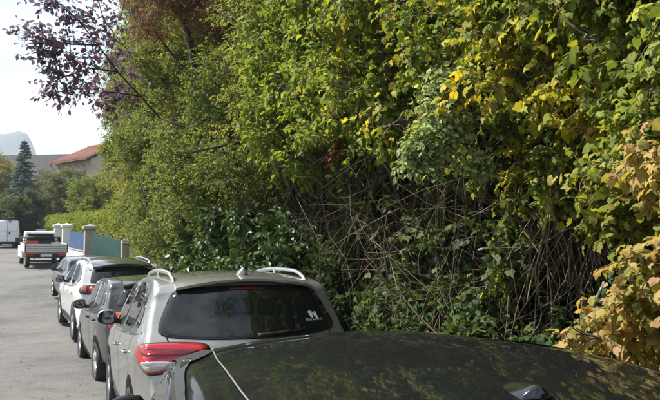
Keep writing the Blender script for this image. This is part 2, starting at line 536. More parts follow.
        for q in f:
            try: bm.faces.new([vv[i] for i in q])
            except ValueError: pass
        bmesh.ops.recalc_face_normals(bm, faces=bm.faces)
        # normals outwards
        fc = bm.faces[:] 
        o_, u_, d_ = s.frame(axis) if axis != 'top' else (None, None, Vector((0,0,-1)))
        if sum(q.normal.dot(d_) * q.calc_area() for q in fc) > 0: bmesh.ops.reverse_faces(bm, faces=fc)
        me = bpy.data.meshes.new(name); bm.to_mesh(me); bm.free()
        return link(name, me, m, parent or s.root, True)

    def strip(s, name, line, axis, m, wd=.012, lift=.002, parent=None, n=40, smooth=True):
        P = catmull(line, n) if smooth and len(line) > 2 else np.stack([np.linspace(line[0][i], line[-1][i], n) for i in (0, 1)], 1)
        t = np.gradient(P, axis=0); t /= np.linalg.norm(t, axis=1)[:, None] + 1e-9
        nn_ = np.stack([-t[:, 1], t[:, 0]], 1) * wd / 2
        v = []; f = []
        for k in range(len(P)):
            for sg in (-1, 1):
                p, q = s.cast(axis, *(P[k] + sg * nn_[k])); v.append(p + q * lift)
        for k in range(len(P) - 1): f.append((2*k, 2*k+1, 2*k+3, 2*k+2))
        return mesh(name, v, f, m, parent or s.root, True)

    def on(s, axis, a, b, lift=0.0):
        p, nn = s.cast(axis, a, b); return p + nn * lift

    def wheels(s, yr, yf, rad=.33, wd=.21, spokes=5, arch=.40, archm=None, rimm=None):
        def one():
            ty = B().lathe([(rad*.62, -wd/2+.01), (rad*.9, -wd/2), (rad*.985, -wd/2+.03), (rad, -wd*.2), (rad, wd*.2), (rad*.985, wd/2-.03), (rad*.9, wd/2), (rad*.66, wd/2-.012), (rad*.62, wd/2-.04)], 30)
            rim = B().lathe([(rad*.66, -.02), (rad*.66, wd/2-.012), (rad*.60, wd/2-.02), (rad*.57, wd/2-.06)], 30)
            rim.lathe([(rad*.14, wd/2-.07), (rad*.15, wd/2-.02), (rad*.09, wd/2-.012)], 14)
            for k in range(spokes):
                q = 2*math.pi*k/spokes
                for dq in (-.10, .10):
                    rim.tube([(wd/2-.03, math.cos(q+dq)*rad*.12, math.sin(q+dq)*rad*.12), (wd/2-.028, math.cos(q+dq*1.3)*rad*.60, math.sin(q+dq*1.3)*rad*.60)], [.026, .020], 5)
            return ty, rim
        ty, rim = one()
        first = None
        for y in (yr, yf):
            for sg in (-1, 1):
                x = s.Wf(np.array(y), np.array(.45))
                wroot = empty('wheel', (sg * (float(x) - wd/2 + .018), y, rad), (0, 0, 0 if sg > 0 else math.pi)); wroot.parent = s.root
                if first is None:
                    t = ty.build('tyre', M_rubber, wroot, True, fix=True); r_ = rim.build('rim', rimm or M_rim, wroot, True, fix=True)
                    first = (t.data, r_.data)
                else:
                    link('tyre', first[0], None, wroot); link('rim', first[1], None, wroot)
                q = np.linspace(R(-28), R(208), 30)
                out = [(y + arch*math.cos(a), rad + .02 + arch*math.sin(a)) for a in q]
                s.patch('wheel_arch', out, 'left' if sg < 0 else 'right', archm or M_under, lift=.003, chaikin=0, rings=3, npt=40)

    def mirror(s, y, z, m, size=(.20, .10, .15), sides=(-1, 1), capm=None, gap=.04):
        for sg in sides:
            x = float(s.Wf(np.array(y), np.array(z)))
            g = empty('mirror', (sg * (x + gap + size[0]/2 - .02), y, z + .05)); g.parent = s.root
            v = []; f = []
            nu, nv = 16, 9
            for j in range(nv):
                b = -math.pi/2 + math.pi * j / (nv-1)
                for i in range(nu):
                    a = 2*math.pi*i/nu
                    cx = math.copysign(abs(math.cos(a)) ** .7, math.cos(a)); sz = math.copysign(abs(math.sin(a)) ** .7, math.sin(a))
                    rr = math.cos(b) ** .55
                    yy = math.sin(b)
                    yy = yy * size[1] if yy > 0 else yy * size[1] * .25
                    v.append((cx * rr * size[0]/2, yy, sz * rr * size[2]/2 * (1 - .12 * cx * sg)))
            for j in range(nv-1):
                for i in range(nu):
                    f.append((j*nu+i, j*nu+(i+1) % nu, (j+1)*nu+(i+1) % nu, (j+1)*nu+i))
            b_ = B(); b_.add(v, f); b_.build('mirror_shell', m, g, True, fix=True)
            lo = B().add([(p[0]*1.015, p[1]*1.015-.002, p[2]*1.015) for p in v], [q for q in f if all(v[i][2] < .005 for i in q)])
            lo.build('mirror_base', M_black, g, True, fix=True)
            gl = [(math.copysign(abs(math.cos(a))**.7, math.cos(a))*size[0]*.44, -size[1]*.26, math.copysign(abs(math.sin(a))**.7, math.sin(a))*size[2]*.42) for a in np.linspace(0, 2*math.pi, 20, endpoint=False)]
            mesh('mirror_glass', gl, [tuple(range(20))], M_mirror, g)
            B().tube([(-sg*(size[0]/2+gap), .03, -.06), (-sg*size[0]*.3, .02, -.03)], [.035, .028], 8).build('mirror_arm', M_black, g, True)

    def rails(s, x, y0, y1, m, h=.045, r=.016, dx=0.0):
        for sg in (-1, 1):
            pts = []
            for t in np.linspace(0, 1, 26):
                y = y0 + (y1 - y0) * t
                xx = sg * (x + dx * (t - .5))
                p = s.on('top', xx, y)
                e = min(t, 1 - t)
                pts.append(p + Vector((0, 0, h * min(1, (e / .14)) ** .6 - .006)))
            b = B().tube(pts, [r * (.75 + .25*min(1, min(t, 1-t)/.1)) for t in np.linspace(0, 1, 26)], 8)
            b.build('roof_rail', m, s.root, True, fix=True)
            for t in (.5,):
                q = s.on('top', sg * x, y0 + (y1-y0)*t)
                B().tube([q - Vector((0,0,.01)), q + Vector((0,0,h))], [.02, .016], 8).build('rail_foot', m, s.root, True)

    def fin(s, x, y, m, ln=.17, hh=.065, wd=.075):
        p0 = s.on('top', x, y)
        v = []; f = []
        n = 12
        for t in np.linspace(0, 1, n):                   # rear (0) high, front (1) tapering down
            h = hh * (1 - t) ** .75 * (1 if t > .06 else .8)
            wdt = wd / 2 * (1 - t ** 2.2) ** .8 + .003
            lean = -.018 * (1 - t)
            base = s.on('top', x, y + ln * t).z - p0.z
            for u in (-1, -.8, -.45, -.2, 0, .2, .45, .8, 1):
                zz = (1 - abs(u) ** 1.4) ** .9 * h
                v.append((wdt * u * (1 if abs(u) > .7 else 1), ln * t + lean * (zz / hh), base + zz - .003))
        for i in range(n-1):
            for k in range(8): f.append((i*9+k, i*9+k+1, (i+1)*9+k+1, (i+1)*9+k))
        f.append(tuple(range(8, -1, -1)))
        b = B(); b.add([Vector(q) + p0 for q in v], f)
        return b.build('antenna', m, s.root, True, fix=True)

    def spoiler(s, xs, y0, y1, m, drop=.035, th=.035, curve=.07):
        v = []; f = []; n = 25
        for i, t in enumerate(np.linspace(-1, 1, n)):
            x = xs * t
            yl = y1 + curve * abs(t) ** 3
            a = s.on('top', x, y0, .003); b = s.on('top', x, y0 - .10, .003)
            mid = s.on('top', x, y0 - .10, .008)
            e = Vector((x, yl, a.z - drop - .02 * t * t))
            mid = Vector((x, (a.y + e.y) / 2, (a.z + e.z) / 2 + .010))
            v += [a, mid, e, e + Vector((0, .012, -th)), Vector((x * .985, y0 - .05, a.z - drop - th - .015))]
        for i in range(n - 1):
            for k in range(4): f.append((i*5+k, i*5+k+1, (i+1)*5+k+1, (i+1)*5+k))
        f.append((0,1,2,3,4)); f.append(tuple((n-1)*5 + k for k in (4,3,2,1,0)))
        b = B(); b.add(v, f)
        o = b.build('roof_spoiler', m, s.root, True, fix=True)
        o.data.set_sharp_from_angle(angle=R(50))
        return o

    def handle(s, y, z, side='left', m=None):
        sg = -1 if side == 'left' else 1
        pts = [s.on(side, y + t*.2, z, .03 * (1 - (2*t-1)**4) + .004) for t in np.linspace(0, 1, 10)]
        B().tube(pts, .013, 6).build('door_handle', m or s.paint, s.root, True, fix=True)

    def wiper(s, a0, a1, axis='rear'):
        pts = [s.on(axis, a0[0] + (a1[0]-a0[0])*t, a0[1] + (a1[1]-a0[1])*t, .022) for t in np.linspace(0, 1, 14)]
        B().tube(pts, [.017 - .010*t for t in np.linspace(0, 1, 14)], 6).build('rear_wiper', M_black, s.root, True, fix=True)


# ---- silver sport utility car ----------------------------------------------------------------
P_silver = paint('champagne silver paint', (.34,.335,.32), .65, .34, .22)
hd = R(21.5)
c = Car('silver_suv', 'silver sport utility car with roof rails and baby sticker on its dark rear window', 'car', (-.53, 5.42), hd, 4.47, 1.85,
        [(.20,.26),(.06,.34),(.01,.46),(0,.60),(.03,.72),(.085,.82),(.095,.95),(.115,1.03),(.155,1.09),(.28,1.27),(.39,1.45),(.45,1.53),(.53,1.575),(.65,1.60),(.9,1.625),(1.5,1.648),(2.1,1.64),(2.55,1.60),(2.75,1.555),
         (3.1,1.33),(3.45,1.10),(3.75,1.035),(4.15,.95),(4.36,.84),(4.44,.68),(4.46,.5),(4.42,.36),(4.25,.24)],
        [(0,1.10),(.6,1.10),(1.5,1.04),(3.4,.98),(4.4,.9)], 20, P_silver, rear_a=.20, crown_end=.12, crown_top=.045, fil=.075, zlift=.055)
rw = c.patch('rear_window', [(-.765,1.19),(-.745,1.115),(-.3,1.085),(.3,1.085),(.745,1.115),(.765,1.19),(.665,1.40),(.62,1.49),(.3,1.515),(-.3,1.515),(-.62,1.49),(-.665,1.40)], 'rear', M_glass, chaikin=2, npt=80, rings=9)
c.patch('brake_lamp', [(-.16,1.482),(.16,1.482),(.16,1.498),(-.16,1.498)], 'rear', M_redd, lift=.006, chaikin=1, rings=2, npt=32)
for sg in (-1, 1):
    q = lambda a: sg * (a + .10)
    tl = c.patch('tail_light', [(q(-.33),1.055),(q(-.12),1.075),(q(.16),1.065),(q(.28),1.02),(q(.24),.955),(q(.12),.875),(q(-.01),.845),(q(-.14),.875),(q(-.24),.925),(q(-.33),.955)], (sg, 50), M_red, lift=.012, chaikin=2, npt=60)
    c.patch('reversing_lens', [(q(-.16),.94),(q(.04),.945),(q(.16),.93),(q(.10),.885),(q(.0),.862),(q(-.10),.885)], (sg, 50), M_clear, tl, lift=.016, chaikin=2, rings=3, npt=36)
    c.patch('brake_lens', [(q(-.29),1.03),(q(.10),1.045),(q(.19),1.02),(q(.14),.985),(q(-.29),.985)], (sg, 50), M_redd, tl, lift=.0155, chaikin=2, rings=3, npt=36)
    c.patch('tail_light_edge', [(q(-.345),1.067),(q(-.12),1.088),(q(.165),1.078),(q(.298),1.02),(q(.252),.945),(q(.125),.862),(q(-.01),.832),(q(-.145),.862),(q(-.245),.912),(q(-.345),.944)], (sg, 50), M_black, tl, lift=.006, chaikin=2, npt=60)
    sd_ = 'left' if sg < 0 else 'right'
    c.patch('side_window', [(1.02,1.13),(2.05,1.07),(2.05,1.535),(1.5,1.55),(1.05,1.50)], sd_, M_glass, chaikin=2)
    c.patch('side_window', [(2.12,1.066),(3.05,1.03),(3.12,1.06),(2.72,1.44),(2.58,1.525),(2.12,1.54)], sd_, M_glass, chaikin=2)
    c.patch('quarter_window', [(.62,1.19),(.96,1.14),(.97,1.49),(.78,1.42)], sd_, M_glass, chaikin=2)
    c.strip('window_trim', [(.52,1.145),(1.0,1.10),(2.0,1.045),(3.1,1.005)], sd_, M_chrome, .016, .005)
    c.strip('door_seam', [(2.09,1.05),(2.08,.8),(2.06,.4)], sd_, M_under)
    c.strip('door_seam', [(.93,1.09),(.98,.85),(1.18,.62),(1.25,.40)], sd_, M_under)
    c.strip('tailgate_seam', [(sg*.70,1.12),(sg*.635,.96),(sg*.60,.86),(sg*.585,.70),(sg*.585,.60)], 'rear', M_under, .010)
    c.patch('sill_cladding', [(.95,.26),(3.0,.26),(3.0,.40),(.95,.40)], sd_, M_black, chaikin=1)
    c.handle(1.15, .93, sd_); c.handle(2.2, .90, sd_)
    c.strip('roof_groove', [(sg*.36,.62),(sg*.37,1.5),(sg*.36,2.5)], 'top', P_silver, .035, .006)
c.strip('roof_groove', [(0,.9),(0,1.5),(0,2.5)], 'top', P_silver, .03, .005)
c.patch('windscreen', [(-.66,1.13),(.66,1.13),(.55,1.52),(-.55,1.52)], 'front', M_glass, chaikin=2)
c.patch('number_plate', [(-.26,.735),(.26,.735),(.26,.845),(-.26,.845)], 'rear', M_plate, lift=.012, chaikin=1, rings=3)
c.patch('bumper_cladding', [(-.8,.30),(.8,.30),(.78,.50),(-.78,.50)], 'rear', M_black, chaikin=2)
c.wheels(.88, 3.55, .345, .22, 5, .40)
c.mirror(2.93, 1.09, P_silver, (.21,.11,.17))
c.rails(.595, .60, 2.55, M_rail, .052, .019)
c.fin(0, .56, P_silver, .24, .095, .10)
c.spoiler(.60, .66, .36, P_silver, .032, .022, .10)
c.wiper((.02,1.10),(.46,1.13))
# sticker: two footprints and a line of print
def text_mesh(name, s_, size, m, parent, mtx, warp):
    cu = bpy.data.curves.new(name, 'FONT'); cu.body = s_; cu.size = size; cu.align_x = 'CENTER'; cu.resolution_u = 2
    ob = bpy.data.objects.new(name, cu); COL.objects.link(ob)
    me = bpy.data.meshes.new_from_object(ob.evaluated_get(bpy.context.evaluated_depsgraph_get()))
    bpy.data.objects.remove(ob)
    me.transform(mtx)
    for v_ in me.vertices: v_.co = warp(v_.co)
    me.materials.clear()
    return link(name, me, m, parent)
wr = lambda p: c.on('rear', p.x, p.z, .0062)
text_mesh('sticker_print', 'B\u00e9b\u00e9 \u00e0 bord !', .032, M_white_print, rw, Matrix.Translation((.565, 0, 1.20)) @ Matrix.Rotation(R(90), 4, 'X'), wr)
for fx, fz, an in ((.542,1.247,20), (.588,1.240,28)):
    b = B()
    def foot(cx, cz, rx, rz, n=14):
        vv = []
        for k in range(n):
            q = 2*math.pi*k/n; x_, z_ = rx*math.cos(q), rz*math.sin(q); t = R(an)
            vv.append(wr(Vector((fx + (cx+x_)*math.cos(t) - (cz+z_)*math.sin(t), 0, fz + (cx+x_)*math.sin(t) + (cz+z_)*math.cos(t)))))
        b.add(vv, [tuple(range(n))])
    foot(0, .006, .016, .018); foot(.002, -.014, .011, .016)
    for k, (tx, tz, tr) in enumerate(((-.013,.028,.007),(-.002,.031,.0055),(.006,.029,.0045),(.012,.025,.004),(.017,.019,.004))): foot(tx, tz, tr, tr, 8)
    b.build('sticker_foot', M_white_print, rw)

# ---- near dark car ------------------------------------------------------------------------------
P_dark = paint('black green paint', (.006,.007,.007), .0, .6, .02, coat=.55, dustcol=(.08,.08,.07))
P_dark.node_tree.nodes['Principled BSDF'].inputs['Specular IOR Level'].default_value = .03
hd = R(15.5)
NL = 4.25
roof_front = Vector((.07, 2.86))                              # centre of the roof's front edge
dvec = Vector((-math.sin(hd), math.cos(hd)))
rear = roof_front - dvec * 2.40
c = Car('dark_hatchback', 'black car whose glossy roof with shark-fin antenna mirrors the trees', 'car', (rear.x, rear.y), hd, NL, 1.80,
        [(.18,.26),(.05,.36),(0,.5),(.02,.8),(.10,1.05),(.25,1.30),(.36,1.49),(.43,1.55),(.55,1.58),(.9,1.605),(1.4,1.62),(1.9,1.612),(2.25,1.585),(2.42,1.56),
         (2.8,1.34),(3.25,1.07),(3.5,.99),(3.9,.90),(4.12,.78),(4.22,.6),(4.24,.45),(4.1,.25)],
        [(0,1.06),(1.5,1.0),(3.2,.94),(4.2,.85)], 17, P_dark, crown_top=.055, crown_end=.1, fil=.09, zlift=-.045)
for sg, sd_ in ((-1, 'left'), (1, 'right')):
    c.patch('side_window', [(1.78,1.03),(2.80,.99),(2.95,1.02),(2.50,1.36),(2.32,1.475),(1.78,1.50)], sd_, M_glass2, chaikin=2)
    c.patch('side_window', [(.75,1.09),(1.70,1.035),(1.70,1.50),(1.2,1.50),(.80,1.43)], sd_, M_glass2, chaikin=2)
    c.strip('window_seal', [(.66,1.05),(1.5,1.01),(2.6,.965),(3.05,.985),(2.55,1.375),(2.35,1.50),(1.7,1.525),(1.0,1.50)], sd_, M_black, .030, .006, n=90)
    ed = [(sg*(.555+.035*min(1,(t-.45)/1.0)-.03*max(0,(t-1.9)/.5)), t) for t in np.linspace(.55, 2.42, 12)]
    c.strip('roof_moulding', ed, 'top', mat('dull rail', (.33,.33,.32), .4, .6), .0045, .005)
    c.patch('tail_light', [(sg*-.12,1.02),(sg*.12,1.03),(sg*.14,.85),(sg*-.12,.82)], (sg, 40), M_red, lift=.01)
    c.handle(1.85, .9, sd_)
c.patch('rear_window', [(-.56,1.10),(.56,1.10),(.50,1.46),(-.50,1.46)], 'rear', M_glass, chaikin=2)
c.patch('windscreen', [(-.70,1.10),(.70,1.10),(.57,1.54),(-.57,1.54)], 'front', M_glass, chaikin=2)
c.wheels(.75, 3.35, .32, .2, 5, .37)
c.mirror(2.98, 1.115, P_dark, (.17,.10,.13), gap=-.01)
c.fin(.0, .99, mat('gloss black', (.008,.008,.010), .12, 0, .5), .15, .036, .075)

# ---- grey hatchback ------------------------------------------------------------------------------
P_grey = paint('grey paint', (.032,.034,.037), .4, .34, .12)
hd = R(25)
c = Car('grey_hatchback', 'grey hatchback with orange-red tail light parked ahead of the silver car', 'car', (-2.48, 10.38), hd, 4.05, 1.74,
        [(.18,.26),(.05,.36),(0,.5),(.03,.75),(.08,.95),(.20,1.12),(.36,1.36),(.44,1.455),(.52,1.495),(.9,1.53),(1.5,1.54),(2.0,1.52),(2.3,1.47),
         (2.7,1.22),(3.0,1.02),(3.4,.95),(3.8,.84),(3.98,.68),(4.04,.5),(4.0,.36),(3.85,.25)],
        [(0,1.02),(1.5,.96),(3.0,.92),(4.0,.84)], 18, P_grey, crown_top=.04)
for sg, sd_ in ((-1, 'left'), (1, 'right')):
    c.patch('side_window', [(1.66,.99),(2.62,.955),(2.72,.98),(2.36,1.32),(2.2,1.425),(1.66,1.45)], sd_, M_glass2, chaikin=2)
    c.patch('side_window', [(.66,1.10),(1.58,.995),(1.58,1.45),(1.1,1.44),(.78,1.36)], sd_, M_glass2, chaikin=2)
    c.patch('quarter_window', [(.46,1.16),(.62,1.12),(.74,1.36),(.64,1.36)], sd_, M_glass2, chaikin=2)
    c.strip('window_trim', [(.55,1.08),(1.0,1.015),(1.7,.965),(2.75,.93)], sd_, M_black, .018, .005)
    c.patch('tail_light', [(sg*-.13,1.04),(sg*.03,1.06),(sg*.06,.98),(sg*.03,.86),(sg*-.05,.76),(sg*-.13,.78)], (sg, 42), M_orange, lift=.012)
    c.strip('door_seam', [(1.62,.96),(1.6,.4)], sd_, M_under); c.strip('door_seam', [(.72,1.04),(.85,.75),(1.05,.55),(1.1,.4)], sd_, M_under); c.strip('door_seam', [(2.72,.95),(2.72,.7),(2.68,.36)], sd_, M_under)
    c.handle(.88, .90, sd_, M_black); c.handle(1.78, .88, sd_, M_black)
c.patch('rear_window', [(-.66,1.12),(.66,1.12),(.60,1.20),(.54,1.43),(-.54,1.43),(-.60,1.20)], 'rear', M_glass2, chaikin=2)
c.patch('windscreen', [(-.65,1.05),(.65,1.05),(.52,1.44),(-.52,1.44)], 'front', M_glass, chaikin=2)
c.patch('number_plate', [(-.26,.62),(.26,.62),(.26,.73),(-.26,.73)], 'rear', M_plate, lift=.01, chaikin=1, rings=3)
c.wheels(.72, 3.22, .315, .2, 7, .37)
c.mirror(2.48, 1.0, M_black, (.20,.11,.16))
c.spoiler(.52, .58, .36, P_grey, .03, .03, .08)
c.root.scale = (1.07, 1.07, 1.07)
c.root.location.z -= .05
c.strip('roof_moulding', [(-.52,.55),(-.54,1.3),(-.52,2.2)], 'top', M_black, .02, .005)

# ---- white sport utility car with dark roof ---------------------------------------------------------
P_white = paint('pearl white paint', (.74,.74,.72), .0, .35, .2)
P_nroof = paint('dark blue roof paint', (.02,.026,.045), .4, .3, .12)
hd = R(27)
c = Car('white_suv', 'white sport utility car with dark roof and clawed black-and-red tail lights', 'car', (-4.38, 14.7), hd, 4.45, 1.84,
        [(.18,.28),(.04,.36),(0,.5),(.02,.75),(.06,.98),(.12,1.10),(.20,1.18),(.36,1.42),(.43,1.51),(.50,1.56),(.62,1.59),(1.2,1.62),(1.9,1.62),(2.4,1.57),(2.6,1.53),
         (3.0,1.28),(3.3,1.10),(3.7,1.04),(4.15,.95),(4.36,.82),(4.43,.6),(4.42,.42),(4.25,.28)],
        [(0,1.12),(1.5,1.04),(3.2,.99),(4.4,.9)], 20, P_white, rear_a=.18, crown_end=.11, crown_top=.045)
c.patch('roof_panel', [(-.70,.28),(.70,.28),(.66,1.2),(.64,2.60),(-.64,2.60),(-.66,1.2)], 'top', P_nroof, lift=.004, chaikin=1, npt=90, rings=9, skirt=.003)
c.patch('rear_window', [(-.66,1.16),(.66,1.16),(.66,1.22),(.58,1.50),(-.58,1.50),(-.66,1.22)], 'rear', M_glass2, chaikin=2)
c.patch('light_band', [(-.84,.99),(.84,.99),(.84,1.12),(-.84,1.12)], 'rear', M_black, lift=.006, chaikin=2, npt=80)
for sg, sd_ in ((-1, 'left'), (1, 'right')):
    tl = c.patch('tail_light', [(sg*-.40,1.145),(sg*.11,1.145),(sg*.12,1.05),(sg*.08,.97),(sg*-.40,.975)], (sg, 34), M_black, lift=.012)
    for k in range(3):
        a = -.30 + k*.13
        c.patch('lamp_claw', [(sg*(a+.02),1.125),(sg*(a+.095),1.125),(sg*(a+.07),1.06),(sg*(a+.03),.995),(sg*(a-.03),.995),(sg*a,1.06)], (sg, 34), M_red, tl, lift=.017, chaikin=1, rings=2, npt=24)
    c.patch('side_window', [(1.78,1.06),(2.8,1.02),(2.92,1.05),(2.55,1.40),(2.4,1.50),(1.78,1.53)], sd_, M_glass2, chaikin=2)
    c.patch('side_window', [(.85,1.13),(1.7,1.065),(1.7,1.53),(1.2,1.52),(.95,1.46)], sd_, M_glass2, chaikin=2)
    c.strip('window_trim', [(.6,1.16),(1.0,1.10),(1.8,1.035),(3.0,.99)], sd_, M_chrome, .016, .005)
    c.patch('pillar_panel', [(.44,1.22),(.80,1.14),(.88,1.46),(.70,1.52),(.54,1.40)], sd_, P_nroof, chaikin=1)
    c.patch('sill_cladding', [(1.1,.28),(3.1,.28),(3.1,.44),(1.1,.44)], sd_, M_black, chaikin=1)
    c.strip('door_seam', [(1.74,1.03),(1.73,.45)], sd_, M_under); c.handle(.98, .95, sd_); c.handle(1.9, .93, sd_)
c.patch('windscreen', [(-.66,1.13),(.66,1.13),(.55,1.50),(-.55,1.50)], 'front', M_glass, chaikin=2)
c.patch('number_plate', [(-.26,.78),(.26,.78),(.26,.89),(-.26,.89)], 'rear', M_plate, lift=.01, chaikin=1, rings=3)
c.patch('bumper_cladding', [(-.8,.30),(.8,.30),(.8,.55),(-.8,.55)], 'rear', M_black, chaikin=2)
c.wheels(.86, 3.54, .345, .22, 5, .41, M_black)
c.mirror(2.72, 1.06, M_black, (.20,.11,.16))
c.rails(.60, .62, 2.4, M_rail, .045, .017)
c.root.scale = (1.06, 1.06, 1.09)
c.spoiler(.60, .66, .28, P_nroof, .045, .03, .10)

# ---- small dark car ------------------------------------------------------------------------------
P_teal = paint('dark teal paint', (.010,.020,.027), .4, .34, .10)
hd = R(29)
c = Car('small_teal_hatchback', 'small dark blue-green hatchback parked in front of the white car', 'car', (-7.25, 21.0), hd, 3.75, 1.66,
        [(.16,.26),(.04,.36),(0,.5),(.03,.8),(.12,1.0),(.28,1.26),(.38,1.41),(.5,1.45),(1.0,1.475),(1.5,1.475),(1.9,1.45),(2.15,1.40),
         (2.5,1.16),(2.8,.98),(3.1,.92),(3.5,.80),(3.68,.62),(3.74,.45),(3.6,.25)],
        [(0,.98),(1.5,.93),(2.8,.89),(3.7,.8)], 18, P_teal)
for sg, sd_ in ((-1, 'left'), (1, 'right')):
    c.patch('side_window', [(1.45,.96),(2.4,.93),(2.5,.95),(2.15,1.27),(2.0,1.365),(1.45,1.395)], sd_, M_glass2, chaikin=2)
    c.patch('side_window', [(.55,1.05),(1.38,.965),(1.38,1.395),(.9,1.37),(.65,1.28)], sd_, M_glass2, chaikin=2)
    c.patch('tail_light', [(sg*-.10,1.0),(sg*.08,1.02),(sg*.10,.80),(sg*-.06,.74)], (sg, 45), M_red, lift=.012)
    c.strip('door_seam', [(1.42,.93),(1.4,.4)], sd_, M_under); c.handle(1.5, .85, sd_)
c.patch('rear_window', [(-.55,1.02),(.55,1.02),(.50,1.36),(-.50,1.36)], 'rear', M_glass2, chaikin=2)
c.patch('windscreen', [(-.62,1.02),(.62,1.02),(.5,1.36),(-.5,1.36)], 'front', M_glass, chaikin=2)
c.patch('number_plate', [(-.26,.58),(.26,.58),(.26,.69),(-.26,.69)], 'rear', M_plate, lift=.01, chaikin=1, rings=3)
c.wheels(.62, 2.98, .295, .18, 6, .345)
c.mirror(2.28, .96, M_black, (.18,.10,.14))

# ---- white drop-side pickup ------------------------------------------------------------------------
M_wht = noisy('worn white paint', [(.3, (.55,.54,.51)), (.6, (.68,.67,.64))], scale=5, rough=.5)
M_alu = noisy('aluminium sideboard', [(.3, (.50,.49,.46)), (.7, (.62,.61,.58))], scale=6, rough=.45)
M_wood = noisy('weathered timber', [(.3, (.16,.11,.07)), (.7, (.30,.22,.15))], scale=8, rough=.85)
M_cargo = noisy('orange red crate plastic', [(.3, (.35,.07,.04)), (.7, (.45,.10,.05))], scale=8, rough=.6)
pr = at(46, 268, 33.0)
hd = R(29)
zr, zf = float(ZG(33.0)), float(ZG(37.0))
PK = empty('pickup_truck', (pr.x, 33.0, zr), (math.atan2(zf - zr, 4.4), 0, hd), 'white drop-side pickup truck parked before the blue fence', 'pickup')
b = B().box(-.93,.93,.02,2.35,.70,.76); b.build('bed_floor', M_wood, PK)
for x0, x1, y0, y1 in ((-.96,-.93,0,2.38), (.93,.96,0,2.38), (-.93,.93,2.35,2.38)):
    b = B().box(x0, x1, y0, y1, .76, 1.16); b.build('sideboard', M_alu, PK, bevel=.006)
tg = B().box(-.93,.93,-.01,.02,.76,1.16).build('tailgate', M_alu, PK, bevel=.006)
for z in (.86, .96, 1.06): B().box(-.93,.93,-.016,-.010,z-.006,z+.006).build('groove', M_black, tg)
for x in (-.95,.95): B().box(x-.02,x+.02,-.03,.01,.74,1.20).build('corner_post', M_black, PK)
B().box(-.90,.90,.02,.10,.52,.68).build('rear_bar', M_black, PK, bevel=.01)
for sg in (-1, 1):
    B().box(sg*.72-.16, sg*.72+.16, -.015,.03,.58,.68).build('tail_light', M_red, PK, bevel=.01)
    B().box(sg*.5-.03, sg*.5+.03, .1, 4.4, .45,.58).build('chassis_rail', M_black, PK)
B().box(-.26,.26,-.012,.02,.56,.67).build('number_plate', M_plate, PK, bevel=.005)
B().box(-.85,.85,.06,.12,.30,.40).build('under_run_bar', M_black, PK, bevel=.01)
cab = B()
cab.add([(-.9,2.5,.35),(.9,2.5,.35),(.9,4.65,.35),(-.9,4.65,.35),(-.9,2.5,1.05),(.9,2.5,1.05),(.9,4.72,.92),(-.9,4.72,.92)], [(0,3,2,1),(0,1,5,4),(1,2,6,5),(2,3,7,6),(3,0,4,7),(4,5,6,7)])
cab.build('cab', M_wht, PK, bevel=.04)
cab = B().add([(-.87,2.52,1.05),(.87,2.52,1.05),(.87,4.0,1.05),(-.87,4.0,1.05),(-.72,2.6,1.70),(.72,2.6,1.70),(.72,3.45,1.70),(-.72,3.45,1.70)], [(0,3,2,1),(0,1,5,4),(1,2,6,5),(2,3,7,6),(3,0,4,7),(4,5,6,7)])
cab.build('cab_roof', M_wht, PK, bevel=.05)
B().add([(-.70,2.53,1.14),(.70,2.53,1.14),(.62,2.575,1.58),(-.62,2.575,1.58)], [(0,1,2,3)]).build('rear_window', M_glass2, PK)
for sg in (-1, 1):
    B().add([(sg*.862,2.8,1.12),(sg*.862,3.75,1.12),(sg*.755,3.35,1.6),(sg*.755,2.85,1.6)], [(0,1,2,3)]).build('side_window', M_glass2, PK)
    g = empty('mirror', (sg*1.02, 3.7, 1.15)); g.parent = PK
    B().box(-.09,.09,-.02,.06,-.02,.22).build('mirror_shell', M_black, g, bevel=.02); B().tube([(-sg*.16,.02,.05),(0,.02,.08)], .015, 6).build('mirror_arm', M_black, g)
b = B()
for x in (-.92, .92): b.tube([(x,2.42,1.1),(x,2.42,1.42)], .025, 8)
b.tube([(-.92,2.42,1.42),(.92,2.42,1.42)], .025, 8); b.tube([(-.92,2.42,1.26),(.92,2.42,1.26)], .018, 8)
b.build('headboard_rack', M_black, PK, True)
for y in (.62, 3.75):
    for sg in (-1, 1):
        wroot = empty('wheel', (sg*.80, y, .32), (0,0,0 if sg > 0 else math.pi)); wroot.parent = PK
        B().lathe([(.2,-.1),(.30,-.1),(.32,-.05),(.32,.05),(.30,.1),(.21,.09),(.2,.05)], 26).build('tyre', M_rubber, wroot, True, fix=True)
        B().lathe([(.21,-.02),(.21,.09),(.14,.04),(.07,.05)], 20).build('rim', M_rim, wroot, True, fix=True)
    for sg in (-1, 1):
        if y < 1: B().tube([(sg*.8, y + .4*math.cos(a), .32 + .4*math.sin(a)) for a in np.linspace(R(10), R(170), 10)], .03, 6).build('mudguard', M_black, PK, True)
